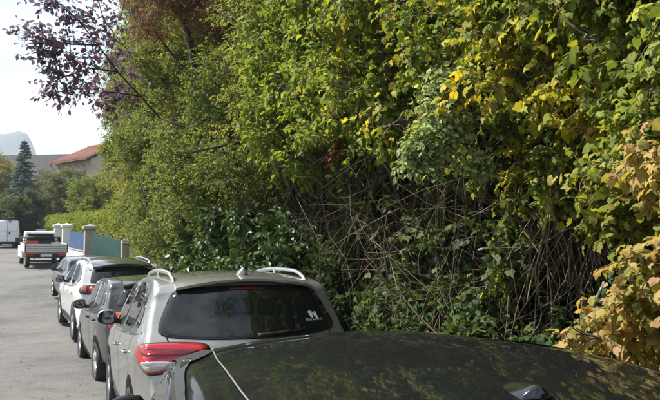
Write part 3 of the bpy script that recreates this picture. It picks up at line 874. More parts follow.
# load lying in the bed: separate things
ld = PK.matrix_basis
for k, (nm, x, y, sx, sy, sz, m, lb, cat_) in enumerate((('tool_crate', -.55, 1.2, .5, .4, .50, M_cargo, 'orange-red crate standing in the bed of the white pickup', 'crate'),
        ('cargo_box', .05, 1.7, .6, .4, .46, M_black, 'dark box against the headboard rack of the white pickup', 'box'))):
    q = ld @ Vector((x, y, .765))
    g = empty(nm, q, (0, 0, hd + .1*k), lb, cat_)
    for xx in (-1, 1):
        B().box(xx*sx/2-.015, xx*sx/2+.015, -sy/2, sy/2, 0, sz).build('side_panel', m, g, bevel=.004)
        B().box(-sx/2+.015, sx/2-.015, xx*sy/2-.012, xx*sy/2+.012, .002, sz-.003).build('end_panel', m, g)
    B().box(-sx/2+.02, sx/2-.02, -sy/2+.015, sy/2-.015, .01, .03).build('base', m, g)
    B().box(-sx/2-.02, sx/2+.02, -sy/2-.02, sy/2+.02, sz-.06, sz+.01).build('rim_band', m, g, bevel=.006)

# ---- white van ---------------------------------------------------------------------------------------
P_van = paint('van white paint', (.74,.74,.74), 0, .4, .15)
vc = at(7, 248, 60.0)
hd = R(27)
c = Car('white_van', 'high-roofed white delivery van with roof rack at the bend of the road', 'van', (vc.x, vc.y), hd, 5.4, 2.05,
        [(.10,.35),(.02,.45),(0,.6),(.0,1.2),(.03,1.9),(.10,2.38),(.20,2.48),(.6,2.52),(2.0,2.54),(3.6,2.52),(4.0,2.40),(4.4,1.9),(4.7,1.35),(5.0,1.15),(5.3,.95),(5.38,.6),(5.2,.35)],
        1.25, 5, P_van, rear_a=.03, front_a=.2, crown_end=.03, crown_top=.05, fil=.12, bottom=.35, step=.004)
for sg in (-1, 1):
    c.patch('door_window', [(sg*.12,1.45),(sg*.78,1.45),(sg*.76,2.0),(sg*.12,2.0)], 'rear', M_glass2 if False else P_van, chaikin=1)
    c.patch('tail_light', [(sg*.90,.75),(sg*.99,.75),(sg*.99,1.25),(sg*.90,1.25)], 'rear', M_red, lift=.015, chaikin=1)
    B().box(sg*.75-.08, sg*.75+.08, -.02,.0,.62,.68).build('reflector', M_red, c.root)
c.strip('door_seam', [(0,.6),(0,2.4)], 'rear', M_under, .025)
c.patch('rear_bumper', [(-.98,.36),(.98,.36),(.98,.60),(-.98,.60)], 'rear', M_black, lift=.03, chaikin=1)
c.patch('number_plate', [(-.65,1.02),(-.13,1.02),(-.13,1.13),(-.65,1.13)], 'rear', M_plate, lift=.02, chaikin=0)
B().box(.10,.20,-.06,-.005,1.22,1.46).build('door_handle', M_black, c.root, bevel=.01)
c.wheels(.95, 4.35, .34, .22, 6, .42)
c.mirror(4.35, 1.35, M_black, (.2,.1,.3))
for y in (.5, 1.6, 2.7): B().tube([(-.85,y,2.50),(-.85,y,2.66),(.85,y,2.66),(.85,y,2.50)], .025, 6).build('roof_bar', M_black, c.root)
g = empty('ladder', c.root.matrix_basis @ Vector((.25, .2, 2.69)), (0,0,hd), 'aluminium ladder lying on the roof rack of the white van', 'ladder')
for x in (-.18, .18): B().box(x-.025,x+.025,0,3.2,0,.08).build('stile', M_alu, g)
for k in range(11): B().tube([(-.18,.2+k*.28,.04),(.18,.2+k*.28,.04)], .018, 6).build('rung', M_alu, g)


# ================================================================== VEGETATION
TEMPL = {
    'small': ([(0,0,0),(.45,.27,.06),(1,0,-.06),(.45,-.27,.06)], [(0,2,1),(0,3,2)]),
    'ovate': ([(0,0,0),(.2,.25,.05),(.55,.31,.05),(1,0,-.14),(.55,-.31,.05),(.2,-.25,.05),(.42,0,0)],
              [(6,1,0),(6,2,1),(6,3,2),(6,4,3),(6,5,4),(6,0,5)]),
    'lobed': ([(0,0,0),(-.10,.20,-.02),(.10,.45,-.08),(.30,.40,.02),(.56,.42,-.06),(.70,.22,.0),(1.0,0,-.16),(.70,-.22,.0),(.56,-.42,-.06),(.30,-.40,.02),(.10,-.45,-.08),(-.10,-.20,-.02),(.34,0,.02)],
              [(12,(i+1) % 12,i) for i in range(12)]),
}
def nrm(a): return a / (np.linalg.norm(a, axis=-1, keepdims=True) + 1e-9)

def leaf_frames(A, D, L, k, size, jit=.35, droop=.35, up=.8, light=(-.45,-.1,.65)):
    """k leaves along each twig A->A+D*L; returns base points, tangents, normals, sizes"""
    n = len(A)
    t = (np.arange(k)[None] + rng.uniform(.1, .9, (n, k))) / k
    P = A[:, None] + D[:, None] * (L[:, None] * t)[..., None]
    side = nrm(np.cross(D, rng.normal(size=(n, 3)) * .4 + np.array([0, 0, 1.0])))
    sg = np.where((np.arange(k) % 2) == 0, 1.0, -1.0)[None, :, None]
    T = D[:, None] * .55 + side[:, None] * sg * .8 + rng.normal(size=(n, k, 3)) * jit
    T[..., 2] -= droop
    T = nrm(T)
    Nn = np.array(light) * up + np.array([0, 0, .35]) + rng.normal(size=(n, k, 3)) * .55
    Nn = nrm(Nn - T * (Nn * T).sum(-1, keepdims=True))
    S = size * rng.uniform(.6, 1.25, (n, k))
    return P.reshape(-1, 3), T.reshape(-1, 3), Nn.reshape(-1, 3), S.ravel()

def leaf_mesh(P, T, Nn, S, tmpl):
    tv, tf = TEMPL[tmpl]; tv = np.array(tv, float); tf = np.array(tf, int)
    Bn = np.cross(Nn, T)
    curl = rng.uniform(-.3, 3.2, len(P)); Bn = Bn * rng.uniform(.62, 1.1, len(P))[:, None]
    v = P[:, None] + S[:, None, None] * (tv[None, :, 0:1] * T[:, None] + tv[None, :, 1:2] * Bn[:, None] + (tv[None, :, 2:3] * curl[:, None, None]) * Nn[:, None])
    f = tf[None] + (np.arange(len(P)) * len(tv))[:, None, None]
    return v.reshape(-1, 3), f.reshape(-1, 3)

def clump_twigs(C, Rr, n_per, ln, flat=.75, shell=.35, droop=.2):
    """twig starts inside ellipsoid clumps, pushed outwards"""
    m = len(C)
    idx = np.repeat(np.arange(m), n_per)
    U = nrm(rng.normal(size=(len(idx), 3)))
    rr = rng.uniform(shell, 1, len(idx)) ** .6
    Cc = C[idx]; R_ = Rr[idx]
    A = Cc + U * (R_ * rr)[:, None] * np.array([1, 1, flat])
    D = nrm(U + rng.normal(size=U.shape) * .5 + np.array([0, 0, -droop]))
    L = ln * rng.uniform(.6, 1.3, len(idx))
    return A - D * (L * .5)[:, None], D, L

def tubes_np(A, Bp, r0, r1, bend=.0, sides=4, segs=3):
    """many thin bent twigs at once (arrays of start and end points)"""
    n = len(A)
    mid = rng.normal(size=(n, 3)) * (np.linalg.norm(Bp - A, axis=1) * bend)[:, None]
    t = np.linspace(0, 1, segs + 1)
    P = A[:, None] * (1 - t)[None, :, None] + Bp[:, None] * t[None, :, None] + mid[:, None] * (4 * t * (1 - t))[None, :, None]
    d = nrm(Bp - A)
    a = nrm(np.cross(d, np.where(np.abs(d[:, 2:3]) < .8, np.array([[0, 0, 1.]]), np.array([[1., 0, 0]]))))
    b = np.cross(d, a)
    q = 2 * np.pi * np.arange(sides) / sides
    rad = (np.asarray(r0)[..., None] * (1 - t) + np.asarray(r1)[..., None] * t) * np.ones((n, 1))
    v = P[:, :, None] + rad[:, :, None, None] * (np.cos(q)[None, None, :, None] * a[:, None, None] + np.sin(q)[None, None, :, None] * b[:, None, None])
    i, k = np.meshgrid(np.arange(segs), np.arange(sides), indexing='ij')
    i = i.ravel(); k = k.ravel(); k2 = (k + 1) % sides
    f = np.stack([i*sides+k, i*sides+k2, (i+1)*sides+k2, (i+1)*sides+k], 1)
    F = f[None] + (np.arange(n) * (segs + 1) * sides)[:, None, None]
    return v.reshape(-1, 3), F.reshape(-1, 4)

def pt(Y, o, h):                      # point by the road: depth along the car line, metres right of it, height above ground
    x, y = off(Y, o)
    return np.stack([x, y, ZG(y) + h], -1)

M_bark = noisy('dark bark', [(.3, (.030,.024,.018)), (.6, (.065,.053,.040)), (.8, (.10,.085,.065))], scale=14, rough=.95, bump=.7, bscale=45)
M_twig = noisy('grey brown twigs', [(.3, (.075,.058,.040)), (.7, (.16,.125,.088))], scale=6, rough=.9)
M_dry = noisy('dry vine stems', [(.3, (.095,.067,.042)), (.7, (.20,.148,.096))], scale=6, rough=.9)

def limb_path(A, Bp, sag=.12, n=9, wob=.05):
    A = Vector(A); Bp = Vector(Bp); L = (Bp - A).length
    out = []
    ph = random.uniform(0, 6); ph2 = random.uniform(0, 6)
    for i in range(n):
        t = i / (n - 1); e = math.sin(math.pi * t)
        p = A.lerp(Bp, t) + Vector((math.sin(ph + t*7) * wob * L * e, math.cos(ph2 + t*6) * wob * L * e, sag * L * e))
        out.append(p)
    return out

def plant(name, label, cat, base, clumps, radii, leaf, size, tmpl, m, n_per=40, k=7, ln=.22, limbs=(), trunk=None, group=None, big=0, flat=.75,
          droop=.2, ldroop=.35, shell=.35, twigs=True, bark=None, crown='crown', tw_r=.004, up=.8, bend=.12):
    """one plant: trunk and limbs, branches to every clump of leaves, the crown of leaves (its nearest large leaves as single parts)"""
    base = np.array(base, float)
    root = empty(name, base, (0, 0, 0), label, cat, group)
    C = np.array(clumps, float); Rr = np.array(radii, float)
    bark = bark or M_bark
    nodes = []
    if trunk:
        tp = [Vector(p) - Vector(base) for p in trunk[0]]
        B().tube(tp, trunk[1], 10).build('trunk', bark, root, True); nodes += [p + Vector(base) for p in tp]
    for pts, r0, r1 in limbs:
        q = [Vector(p) - Vector(base) for p in pts]
        n = len(q)
        B().tube(q, [r0 + (r1 - r0) * i / (n - 1) for i in range(n)], 8).build('limb', bark, root, True)
        nodes += [p + Vector(base) for p in q]
    A, D, L = clump_twigs(C, Rr, n_per, ln, flat, shell, droop)
    if twigs:
        vs_, fs_ = [], []; o_n = 0
        if nodes:
            nd = np.array([tuple(p) for p in nodes])
            d0 = ((C[:, None] - nd[None]) ** 2).sum(-1).min(1)
            pool = np.vstack([nd, C]); got = np.zeros(len(pool), bool); got[:len(nd)] = True
            src = np.zeros((len(C), 3)); 
            for ci in np.argsort(d0):           # each clump hangs on the nearest wood already there
                dq = ((pool[got] - C[ci]) ** 2).sum(1); src[ci] = pool[got][np.argmin(dq)]; got[len(nd) + ci] = True
            lq = np.linalg.norm(C - src, axis=1)
            v, f = tubes_np(src, C, np.clip(.006 + .009 * lq, .006, .02), .006, bend, 5, 5); vs_.append(v); fs_.append(f); o_n = len(v)
        idx = np.repeat(np.arange(len(C)), n_per)
        sel = rng.random(len(A)) < .45
        v, f = tubes_np(C[idx][sel], A[sel], tw_r * 1.3, tw_r, .1, 3, 2); vs_.append(v); fs_.append(f + o_n); o_n += len(v)
        sel = rng.random(len(A)) < .6
        v, f = tubes_np(A[sel], (A + D * L[:, None])[sel], tw_r, tw_r * .5, .05, 3, 2); vs_.append(v); fs_.append(f + o_n)
        o = np_mesh('twigs', np.vstack(vs_) - base, np.vstack(fs_), bark if bark is not M_bark else M_twig, root, True); o['kind'] = 'stuff'
    P, T, Nn, S = leaf_frames(A, D, L, k, size, droop=ldroop, up=up)
    if big:                           # nearest leaves in view become single leaf objects
        b_ = math.sin(PITCH); a_ = math.cos(PITCH)
        zc = P[:, 1] * a_ + (P[:, 2] - CAM_H) * b_; yc = -P[:, 1] * b_ + (P[:, 2] - CAM_H) * a_
        px = 330 + F_PX * P[:, 0] / zc; py = 200 - F_PX * yc / zc
        ok = (px > 0) & (px < 660) & (py > 0) & (py < 385) & (zc > .5)
        sc_ = np.where(ok, np.linalg.norm(P - np.array([0, 0, CAM_H]), axis=1) / (S / size), 1e9)
        pick = np.argsort(sc_)[:big]
        tv, tf = TEMPL[tmpl]
        datas = []
        for q in range(4):
            cu = (.2, 1.1, 2.0, 3.0)[q]; wq = (1.05, .8, .95, .68)[q]
            me = bpy.data.meshes.new('leaf'); me.from_pydata([(a, b * wq, c_ * cu) for a, b, c_ in tv], [], tf); me.materials.append(m); me.shade_smooth(); datas.append(me)
        for n_i, i in enumerate(pick):
            o = link('leaf', datas[n_i % 4], None, root)
            Bn = np.cross(Nn[i], T[i])
            M4 = Matrix(((T[i][0], Bn[0], Nn[i][0], 0), (T[i][1], Bn[1], Nn[i][1], 0), (T[i][2], Bn[2], Nn[i][2], 0), (0, 0, 0, 1)))
            o.matrix_basis = Matrix.Translation(Vector(P[i] - base)) @ M4 @ Matrix.Scale(float(S[i]), 4)
        keep = np.ones(len(P), bool); keep[pick] = False
        P, T, Nn, S = P[keep], T[keep], Nn[keep], S[keep]
    v, f = leaf_mesh(P, T, Nn, S, tmpl)
    o = np_mesh(crown, v - base, f, m, root, tmpl != 'small'); o['kind'] = 'stuff'
    return root

# ---- leaf colours (real leaf albedos) ----
L_elm = leafmat('elm leaf', [(0, (.075,.125,.03)), (.5, (.125,.18,.042)), (.85, (.175,.225,.052)), (1, (.27,.26,.06))],
                [(0, (.15,.19,.045)), (.6, (.22,.235,.06)), (1, (.30,.26,.07))], .55, (.50, .66))
L_elm2 = leafmat('yellowing elm leaf', [(0, (.085,.14,.04)), (.5, (.14,.195,.055)), (.85, (.195,.24,.07)), (1, (.28,.27,.085))],
                 [(0, (.16,.20,.06)), (.6, (.22,.235,.075)), (1, (.27,.22,.09))], .5, (.46, .62))
L_bright = leafmat('fresh green leaf', [(0, (.11,.17,.03)), (.55, (.18,.25,.045)), (.9, (.26,.30,.055)), (1, (.40,.35,.05))], None)
L_pale = leafmat('pale green leaf', [(0, (.20,.28,.12)), (.5, (.28,.36,.17)), (1, (.38,.44,.24))], None, rough=.55)
L_vine = leafmat('vine leaf', [(0, (.09,.14,.028)), (.45, (.16,.22,.038)), (.8, (.24,.28,.045)), (.95, (.36,.34,.05)), (1, (.38,.28,.08))],
                 [(0, (.24,.28,.04)), (.4, (.44,.40,.035)), (.8, (.56,.44,.04)), (1, (.46,.34,.14))], 1.1, (.53, .64))
L_gold = leafmat('golden autumn leaf', [(0, (.24,.24,.06)), (.3, (.37,.32,.09)), (.7, (.46,.34,.14)), (1, (.42,.25,.13))],
                 [(0, (.09,.13,.025)), (.5, (.16,.20,.03)), (1, (.26,.25,.04))], 1.3, (.48, .60))
L_creep = leafmat('lime creeper leaf', [(0, (.13,.19,.04)), (.5, (.21,.27,.055)), (.85, (.30,.33,.075)), (1, (.42,.37,.11))],
                 [(0, (.28,.31,.055)), (.6, (.42,.38,.08)), (1, (.44,.33,.15))], 1.2, (.52, .66))
L_laurel = leafmat('laurel leaf', [(0, (.035,.075,.022)), (.6, (.06,.11,.034)), (1, (.10,.155,.045))], None, trans=.2, rough=.42, spec=.3)
L_ivy = leafmat('ivy leaf', [(0, (.026,.052,.017)), (.5, (.044,.08,.023)), (.85, (.075,.115,.028)), (1, (.15,.17,.035))], None, trans=.25, rough=.6, spec=.15)
L_dark = leafmat('dark hedge leaf', [(0, (.035,.05,.018)), (.7, (.065,.08,.028)), (1, (.10,.11,.04))], None, trans=.15)
L_plum = leafmat('purple plum leaf', [(0, (.105,.085,.115)), (.5, (.15,.115,.15)), (.85, (.20,.14,.16)), (1, (.28,.15,.12))], None, trans=.45, tint=(1.2, 1.0, 1.15))
L_plum2 = leafmat('bronze plum leaf', [(0, (.11,.05,.045)), (.4, (.19,.095,.065)), (.7, (.22,.14,.075)), (1, (.16,.17,.06))], None, trans=.4, tint=(1.4, 1.1, .9))
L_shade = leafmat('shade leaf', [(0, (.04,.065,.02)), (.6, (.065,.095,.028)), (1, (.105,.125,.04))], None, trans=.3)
L_litter = leafmat('fallen leaf', [(0, (.14,.09,.04)), (.5, (.22,.15,.06)), (1, (.32,.24,.08))], None, trans=.1)
L_red = leafmat('red creeper leaf', [(0, (.11,.022,.022)), (1, (.20,.045,.04))], None)

def scatter(n, fy, fo, fh, keep=lambda Y, o, h: np.ones(len(Y), bool)):
    Y = rng.uniform(*fy, n); o = rng.uniform(*fo, n); h = rng.uniform(*fh, n)
    k = keep(Y, o, h)
    return Y[k], o[k], h[k]

# ---- three elms by the road ----
def elm(Yc, spread, top, n, m, label, omin, hmin, n_per=40, size=.070, extra=()):
    extra = list(extra)
    def keep(Y, o, h):
        e = ((Y - Yc) / spread) ** 2 + ((o - 1.9) / 2.4) ** 2 + (np.maximum(h - top * .55, 0) / (top * .47)) ** 2
        return (e < 1 + rng.uniform(-.25, .15, len(Y))) & (o > np.interp(h, omin[0], omin[1])) & (h > hmin + .5 * np.sin(Y * 2.1) + .9 * np.maximum(0, (o - 2.4)))
    Y, o, h = scatter(n, (Yc - spread, Yc + spread), (.1, 4.2), (.8, top), keep)
    C = pt(Y, o, h); Rr = rng.uniform(.26, .52, len(C))
    b = pt(np.array(Yc), 2.7, 0.0)
    t1 = pt(np.array(Yc), 2.5, top * .33); t2 = pt(np.array(Yc + .2), 2.2, top * .7)
    tr = limb_path(b, t1, 0, 6, .03) + limb_path(t1, t2, 0, 7, .05)[1:]
    rad = [.16 - .012 * i for i in range(len(tr))]
    lm = []
    for q in range(9):
        hh = random.uniform(.25, .7) * top
        a = pt(np.array(Yc + .1), 2.45, hh * .8)
        e = pt(np.array(Yc + random.uniform(-.8, .8) * spread), float(np.interp(hh, omin[0], omin[1])) + random.uniform(.25, 1.2) if q < 7 else 3.3, max(hh, hmin + .7) + random.uniform(0, .8))
        lm.append((limb_path(a, e, .08, 10, .06), .055, .018))
    lm += extra
    return plant('elm_tree', label, 'tree', b, C, Rr, None, size, 'small', m, n_per=n_per, k=10, ln=.34, limbs=lm, trunk=(tr, rad), group='elm trees along the hedge', droop=.35)

elm(11.0, 3.3, 7.2, 820, L_elm, 'fine-leaved olive-green elm arching above the laurel bush', ([0, 2.4, 3.2, 5.2, 8], [2.3, 2.1, .95, .7, 1.0]), 2.8,
    extra=[([at(176,152,9.9), at(190,153,9.9), at(212,148,10.0), at(238,143,10.3), at(262,128,11.0)], .010, .028), ([at(222,86,10.0), at(232,104,10.1), at(244,118,10.4), at(250,140,11.0)], .008, .02), ([at(205,75,10.4), at(216,84,10.5), at(235,100,11.0)], .007, .02)])
elm(16.0, 3.4, 9.4, 1050, L_elm2, 'yellowing fine-leaved elm reaching toward the purple plum branch', ([0, 2.0, 3.4, 6, 9], [1.5, 1.2, .8, .35, .3]), 1.7, 38, .075)
elm(21.0, 3.9, 9.6, 980, L_elm2, 'yellow-green elm with low foliage beside the green metal gate', ([0, 1.5, 3.2, 6, 9], [2.2, 1.9, 1.1, .9, 1.1]), 1.9, 38, .08)

# ---- plum ----
base = pt(np.array(11.2), 3.0, 0.0)
P0 = pt(np.array(11.0), 2.6, 3.0)
cl = []; rr_ = []
def add_px(lst, r=.22):
    for px, py, Z in lst:
        cl.append(tuple(at(px, py, Z))); rr_.append(r * random.uniform(.8, 1.25))
add_px([(26,36,8.6),(40,30,8.5),(47,42,8.6),(58,48,8.7),(66,20,8.9),(52,6,8.8),(78,12,9.0),(92,22,9.1),(72,60,8.8),(60,74,8.7),(78,78,8.9),(92,52,9.1),(96,82,9.2),(84,94,9.1),(70,90,8.8),(108,62,9.4),
        (104,92,9.5),(88,36,9.0),(46,86,8.6),(56,60,8.7),(38,-14,8.8),(70,-12,9.0),(98,-4,9.3),(125,-6,9.6),(140,-14,9.8),(118,86,9.6),(84,70,8.9),(66,40,8.8),(50,70,8.6),(44,60,8.6),(40,50,8.6),(100,104,9.4),(110,110,9.5),(56,92,8.7),(112,40,9.6),(120,20,9.7),(128,52,9.9),(132,76,10.1),(122,98,9.9),(106,24,9.5)], .17)
tips = [at(30,34,8.6), at(52,6,8.8), at(60,74,8.7)]
lm = [(limb_path(P0, at(160,118,12.4), .05, 8, .03), .04, .016), ([at(160,118,12.4), at(140,96,10.8), at(118,72,9.5), at(98,45,9.2), at(80,22,9.0), at(62,4,8.8)], .016, .005),
      ([at(118,72,9.5), at(92,68,9.1), at(66,76,8.8), at(48,84,8.6)], .016, .006), ([at(98,45,9.2), at(70,44,8.8), at(48,40,8.6), at(28,36,8.6)], .014, .005),
      ([at(80,22,9.0), at(66,10,8.9), at(45,-10,8.8)], .012, .006), ([at(140,96,9.8), at(112,92,9.5), at(86,94,9.1)], .014, .006)]
plant('plum_tree', 'purple-leaved plum whose branch stretches over the road against the sky', 'tree', base, cl, rr_, None, .082, 'ovate', L_plum, n_per=8, k=6, ln=.36, limbs=lm,
      trunk=(limb_path(base, P0, 0, 7, .04), [.12 - .008*i for i in range(7)]), droop=.1, tw_r=.003, big=300, shell=.1, flat=1.0, up=.4)
cl = []; rr_ = []
add_px([(random.uniform(140,245), random.uniform(-45,36), random.uniform(12,14)) for _ in range(46)], .40)
b2 = pt(np.array(14.2), 2.9, 0.0); t2 = at(185, 20, 13.2)
plant('bronze_plum_tree', 'bronze-red plum crown showing above the olive-green elms', 'tree', b2, cl, rr_, None, .07, 'small', L_plum2, n_per=40, k=9, ln=.3,
      limbs=[(limb_path(pt(np.array(13.8), 2.5, 3.4), at(*q), .06, 9, .04), .05, .015) for q in ((150,20,13), (165,-5,12.8), (210,15,12.8), (235,0,12.6))],
      trunk=(limb_path(b2, t2, 0, 9, .03), [.13 - .009*i for i in range(9)]))

# ---- bright green shrub in the middle ----
def keep(Y, o, h):
    low = np.interp(Y, [6.2, 7.0, 7.8, 8.6, 9.6], [3.0, 2.85, 2.75, 2.9, 3.3]) + .25 * np.sin(Y * 5) + .45 * (o - 1.0)
    return (h > low) & (((o - 2.0) / 1.35) ** 2 + ((h - 4.2) / 2.0) ** 2 < 1)
Y, o, h = scatter(380, (6.2, 9.2), (.95, 3.2), (2.3, 6.2), keep)
b = pt(np.array(8.0), 2.6, 0.0)
lm = [(limb_path(b + np.array([random.uniform(-.2,.2), random.uniform(-.2,.2), 0]), pt(np.array(random.uniform(6.3, 9)), random.uniform(1.0, 2.6), random.uniform(3.2, 4.6)), random.uniform(-.02, .1), 10, .05), .035, .012) for _ in range(11)]
plant('hazel_shrub', 'bright green broad-leaved shrub overhanging the bare stems behind the silver car', 'shrub', b, pt(Y, o, h), rng.uniform(.2, .42, len(Y)), None, .082, 'ovate', L_bright,
      n_per=20, k=7, ln=.26, limbs=lm, big=300, droop=.3)

# ---- vine-covered old tree on the right ----
def keep(Y, o, h):
    low = np.interp(Y, [3.0, 4.0, 4.8, 5.6, 6.4, 7.4, 8.2], [2.3, 2.5, 2.75, 2.95, 3.0, 2.95, 3.0]) + .22 * np.sin(Y * 7 + o * 3) + .30 * (o - 1.1)
    return h > low
Y, o, h = scatter(500, (3.0, 7.2), (1.2, 3.0), (2.0, 5.2), keep)
b = pt(np.array(6.6), 3.0, 0.0)
hang = [(435,90,6.0),(432,120,6.0),(430,150,6.0),(520,150,5.3),(518,175,5.3),(513,205,5.35),(510,232,5.4),(508,262,5.4),(508,276,5.4),(545,160,5.0),(540,185,5.0),(552,205,5.0),(570,150,4.8),(575,180,4.8),(562,196,4.8),(590,120,4.6),(585,150,4.6),
        (470,160,5.6),(478,172,5.6),(395,110,6.6),(398,135,6.6),(385,150,6.7),(405,85,6.5),(452,140,5.9),(500,120,5.4),(560,120,4.9)]
C = np.vstack([pt(Y, o, h), np.array([tuple(at(*q)) for q in hang])])
Rr = np.concatenate([rng.uniform(.18, .40, len(Y)), np.full(len(hang), .12)])
tk = [Vector(b), at(512,330,6.9), at(504,290,6.8), at(494,245,6.7), at(476,205,6.6), at(452,178,6.5), at(428,158,6.5), at(405,120,6.6), at(385,60,6.8), at(380,-20,7.0)]
lm = [([at(494,245,6.7), at(520,190,6.5), at(535,130,6.3), at(540,60,6.2), at(545,-30,6.2)], .05, .03), ([at(452,178,6.5), at(500,160,6.0), at(560,130,5.6), at(610,110,5.2)], .045, .02),
      ([at(428,158,6.5), at(470,100,6.2), at(530,40,5.8), at(580,-10,5.4)], .045, .02), (limb_path(pt(np.array(5.2), 2.9, 0), pt(np.array(5.0), 2.3, 3.4), 0, 9, .04), .06, .03),
      (limb_path(pt(np.array(4.6), 2.7, 0), pt(np.array(4.5), 2.2, 3.4), 0, 9, .03), .045, .03), ([at(430,165,6.6), at(470,190,6.5), at(520,225,6.3), at(560,235,6.0)], .03, .012)]
plant('vine_tree', 'leaning old trunk draped in yellow-green vine leaves, right of the bright shrub', 'tree', b, C, Rr, None, .062, 'lobed', L_vine, n_per=20, k=6, ln=.26, limbs=lm,
      trunk=(tk, [.10,.085,.082,.078,.075,.07,.068,.06,.055,.05]), big=300, droop=.45, ldroop=.6)

# ---- pale spray ----
cl = []; rr_ = []
add_px([(452,78,4.85),(440,92,4.85),(458,96,4.85),(470,88,4.85),(448,110,4.85),(432,106,4.85),(462,118,4.85),(445,128,4.85),(436,142,4.85),(424,150,4.85),(416,158,4.85),(430,160,4.85),(446,146,4.85),(456,132,4.85),(412,150,4.85),(422,168,4.85),(408,164,4.85),(440,76,4.85),(462,74,4.85),(436,118,4.85),(428,132,4.85),(420,140,4.85),(478,166,4.85),(486,160,4.85),(474,172,4.85)], .095)
b = pt(np.array(6.3), 2.3, 0.0)
plant('elder_shrub', 'pale green spray of small leaves hanging before the leaning trunk', 'shrub', b, cl, rr_, None, .052, 'ovate', L_pale, n_per=16, k=6, ln=.16,
      limbs=[([Vector(b), at(470,260,6.4), at(476,200,6.2), at(470,140,5.2), at(455,85,4.85)], .014, .005), ([at(470,150,5.2), at(448,130,4.85), at(420,150,4.85)], .008, .004)], big=160, droop=.2)

# ---- creepers at the right: golden below, green above ----
def col_keep(Y, o, h):
    inn = np.interp(h, [0, .6, 1.2, 1.8, 2.4, 3.2, 5], [3.25, 3.25, 3.22, 3.18, 3.15, 3.3, 3.6]) + .08 * np.sin(h * 6)
    return (Y < inn) & (o > 1.36 + .10 * np.sin(h * 3 + Y * 4))
Y, o, h = scatter(900, (1.4, 4.0), (1.3, 2.2), (.05, 4.4), col_keep)
lowp = h < 2.15 + .25 * np.sin(Y * 5)
for sel, nm, lb, m, sz, tm in ((lowp, 'golden_creeper', 'golden and peach autumn creeper cascading down beside the black car', L_gold, .053, 'lobed'),
                       (~lowp, 'green_creeper', 'lime-green creeper curtain hanging above the golden leaves', L_creep, .054, 'lobed')):
    b = pt(np.array(3.0), 1.95 if nm[0] == 'g' and nm[1] == 'o' else 2.1, 0.0)
    lm = [(limb_path(pt(np.array(random.uniform(2.4, 3.1)), 2.0, 0), pt(np.array(random.uniform(2.2, 3.1)), random.uniform(1.7, 2.1), random.uniform(1.2, 1.8) if sel is lowp else random.uniform(2.5, 4.2)), 0, 9, .05), .016, .007) for _ in range(6)]
    plant(nm, lb, 'creeper', b, pt(Y[sel], o[sel], h[sel]), rng.uniform(.11, .22, sel.sum()), None, sz, tm, m, n_per=20, k=7, ln=.2, limbs=lm, big=300, droop=.5, ldroop=.6)

# ---- laurel ----
Y, o, h = scatter(300, (9.2, 15.0), (1.25, 2.3), (.3, 3.0), lambda Y, o, h: h < 2.75 - .2 * np.abs(Y - 11.8) + .2 * np.sin(Y * 6))
b = pt(np.array(12.0), 2.2, 0.0)
plant('laurel_bush', 'dark glossy laurel bush low behind the roof of the silver car', 'bush', b, pt(Y, o, h), rng.uniform(.2, .36, len(Y)), None, .14, 'ovate', L_laurel, n_per=14, k=7, ln=.3,
      limbs=[(limb_path(b, pt(np.array(random.uniform(10.2, 14.5)), random.uniform(1.6, 2.4), random.uniform(1.2, 2.0)), .02, 8, .05), .025, .01) for _ in range(9)], big=200, droop=-.1)

# ---- ivy on the ground and up the stems ----
Y, o, h = scatter(760, (3.6, 10.4), (1.42, 3.2), (.0, 2.9), lambda Y, o, h: h < 1.0 + .75 * (o - 1.4) + .45 * np.sin(Y * 2.3 + 1) + rng.uniform(-.1, .5, len(Y)))
b = pt(np.array(7.0), 2.3, 0.0)
plant('ivy', 'dark green ivy smothering the ground under the leaning trunk', 'ivy', b, pt(Y, o, h), rng.uniform(.16, .30, len(Y)), None, .066, 'lobed', L_ivy, n_per=19, k=6, ln=.2,
      limbs=[(limb_path(pt(np.array(random.uniform(5, 10)), 2.2, 0), pt(np.array(random.uniform(5, 10)), 2.3, random.uniform(.8, 2)), 0, 8, .06), .012, .006) for _ in range(8)], big=250, droop=.1)

# ---- shade bush filling the hollow ----
Y, o, h = scatter(420, (4.6, 10.8), (1.8, 2.9), (.6, 3.1), lambda Y, o, h: np.sin(Y * 2.7 + h * 1.9) + np.sin(h * 3.1 - Y * 1.3 + o) > .25)
b = pt(np.array(8.6), 2.9, 0.0)
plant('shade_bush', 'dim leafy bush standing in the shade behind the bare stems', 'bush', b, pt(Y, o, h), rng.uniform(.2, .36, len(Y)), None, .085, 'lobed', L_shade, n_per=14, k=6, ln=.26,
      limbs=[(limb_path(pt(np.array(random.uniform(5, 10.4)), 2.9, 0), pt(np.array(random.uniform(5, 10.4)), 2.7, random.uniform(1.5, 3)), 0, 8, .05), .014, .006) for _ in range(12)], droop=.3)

# ---- red creeper tail ----
cl = []; rr_ = []
add_px([(337,140,7.6),(336,148,7.6),(334,156,7.6),(333,163,7.6)], .07)
b = pt(np.array(8.4), 2.2, 0.0)
plant('red_creeper', 'thin trail of crimson leaves hanging under the bright green shrub', 'creeper', b, cl, rr_, None, .05, 'ovate', L_red, n_per=8, k=5, ln=.12,
      limbs=[([Vector(b), at(345,250,8.2), at(348,180,8.0), at(342,128,7.7), at(334,164,7.6)], .006, .003)], droop=.6, big=60)

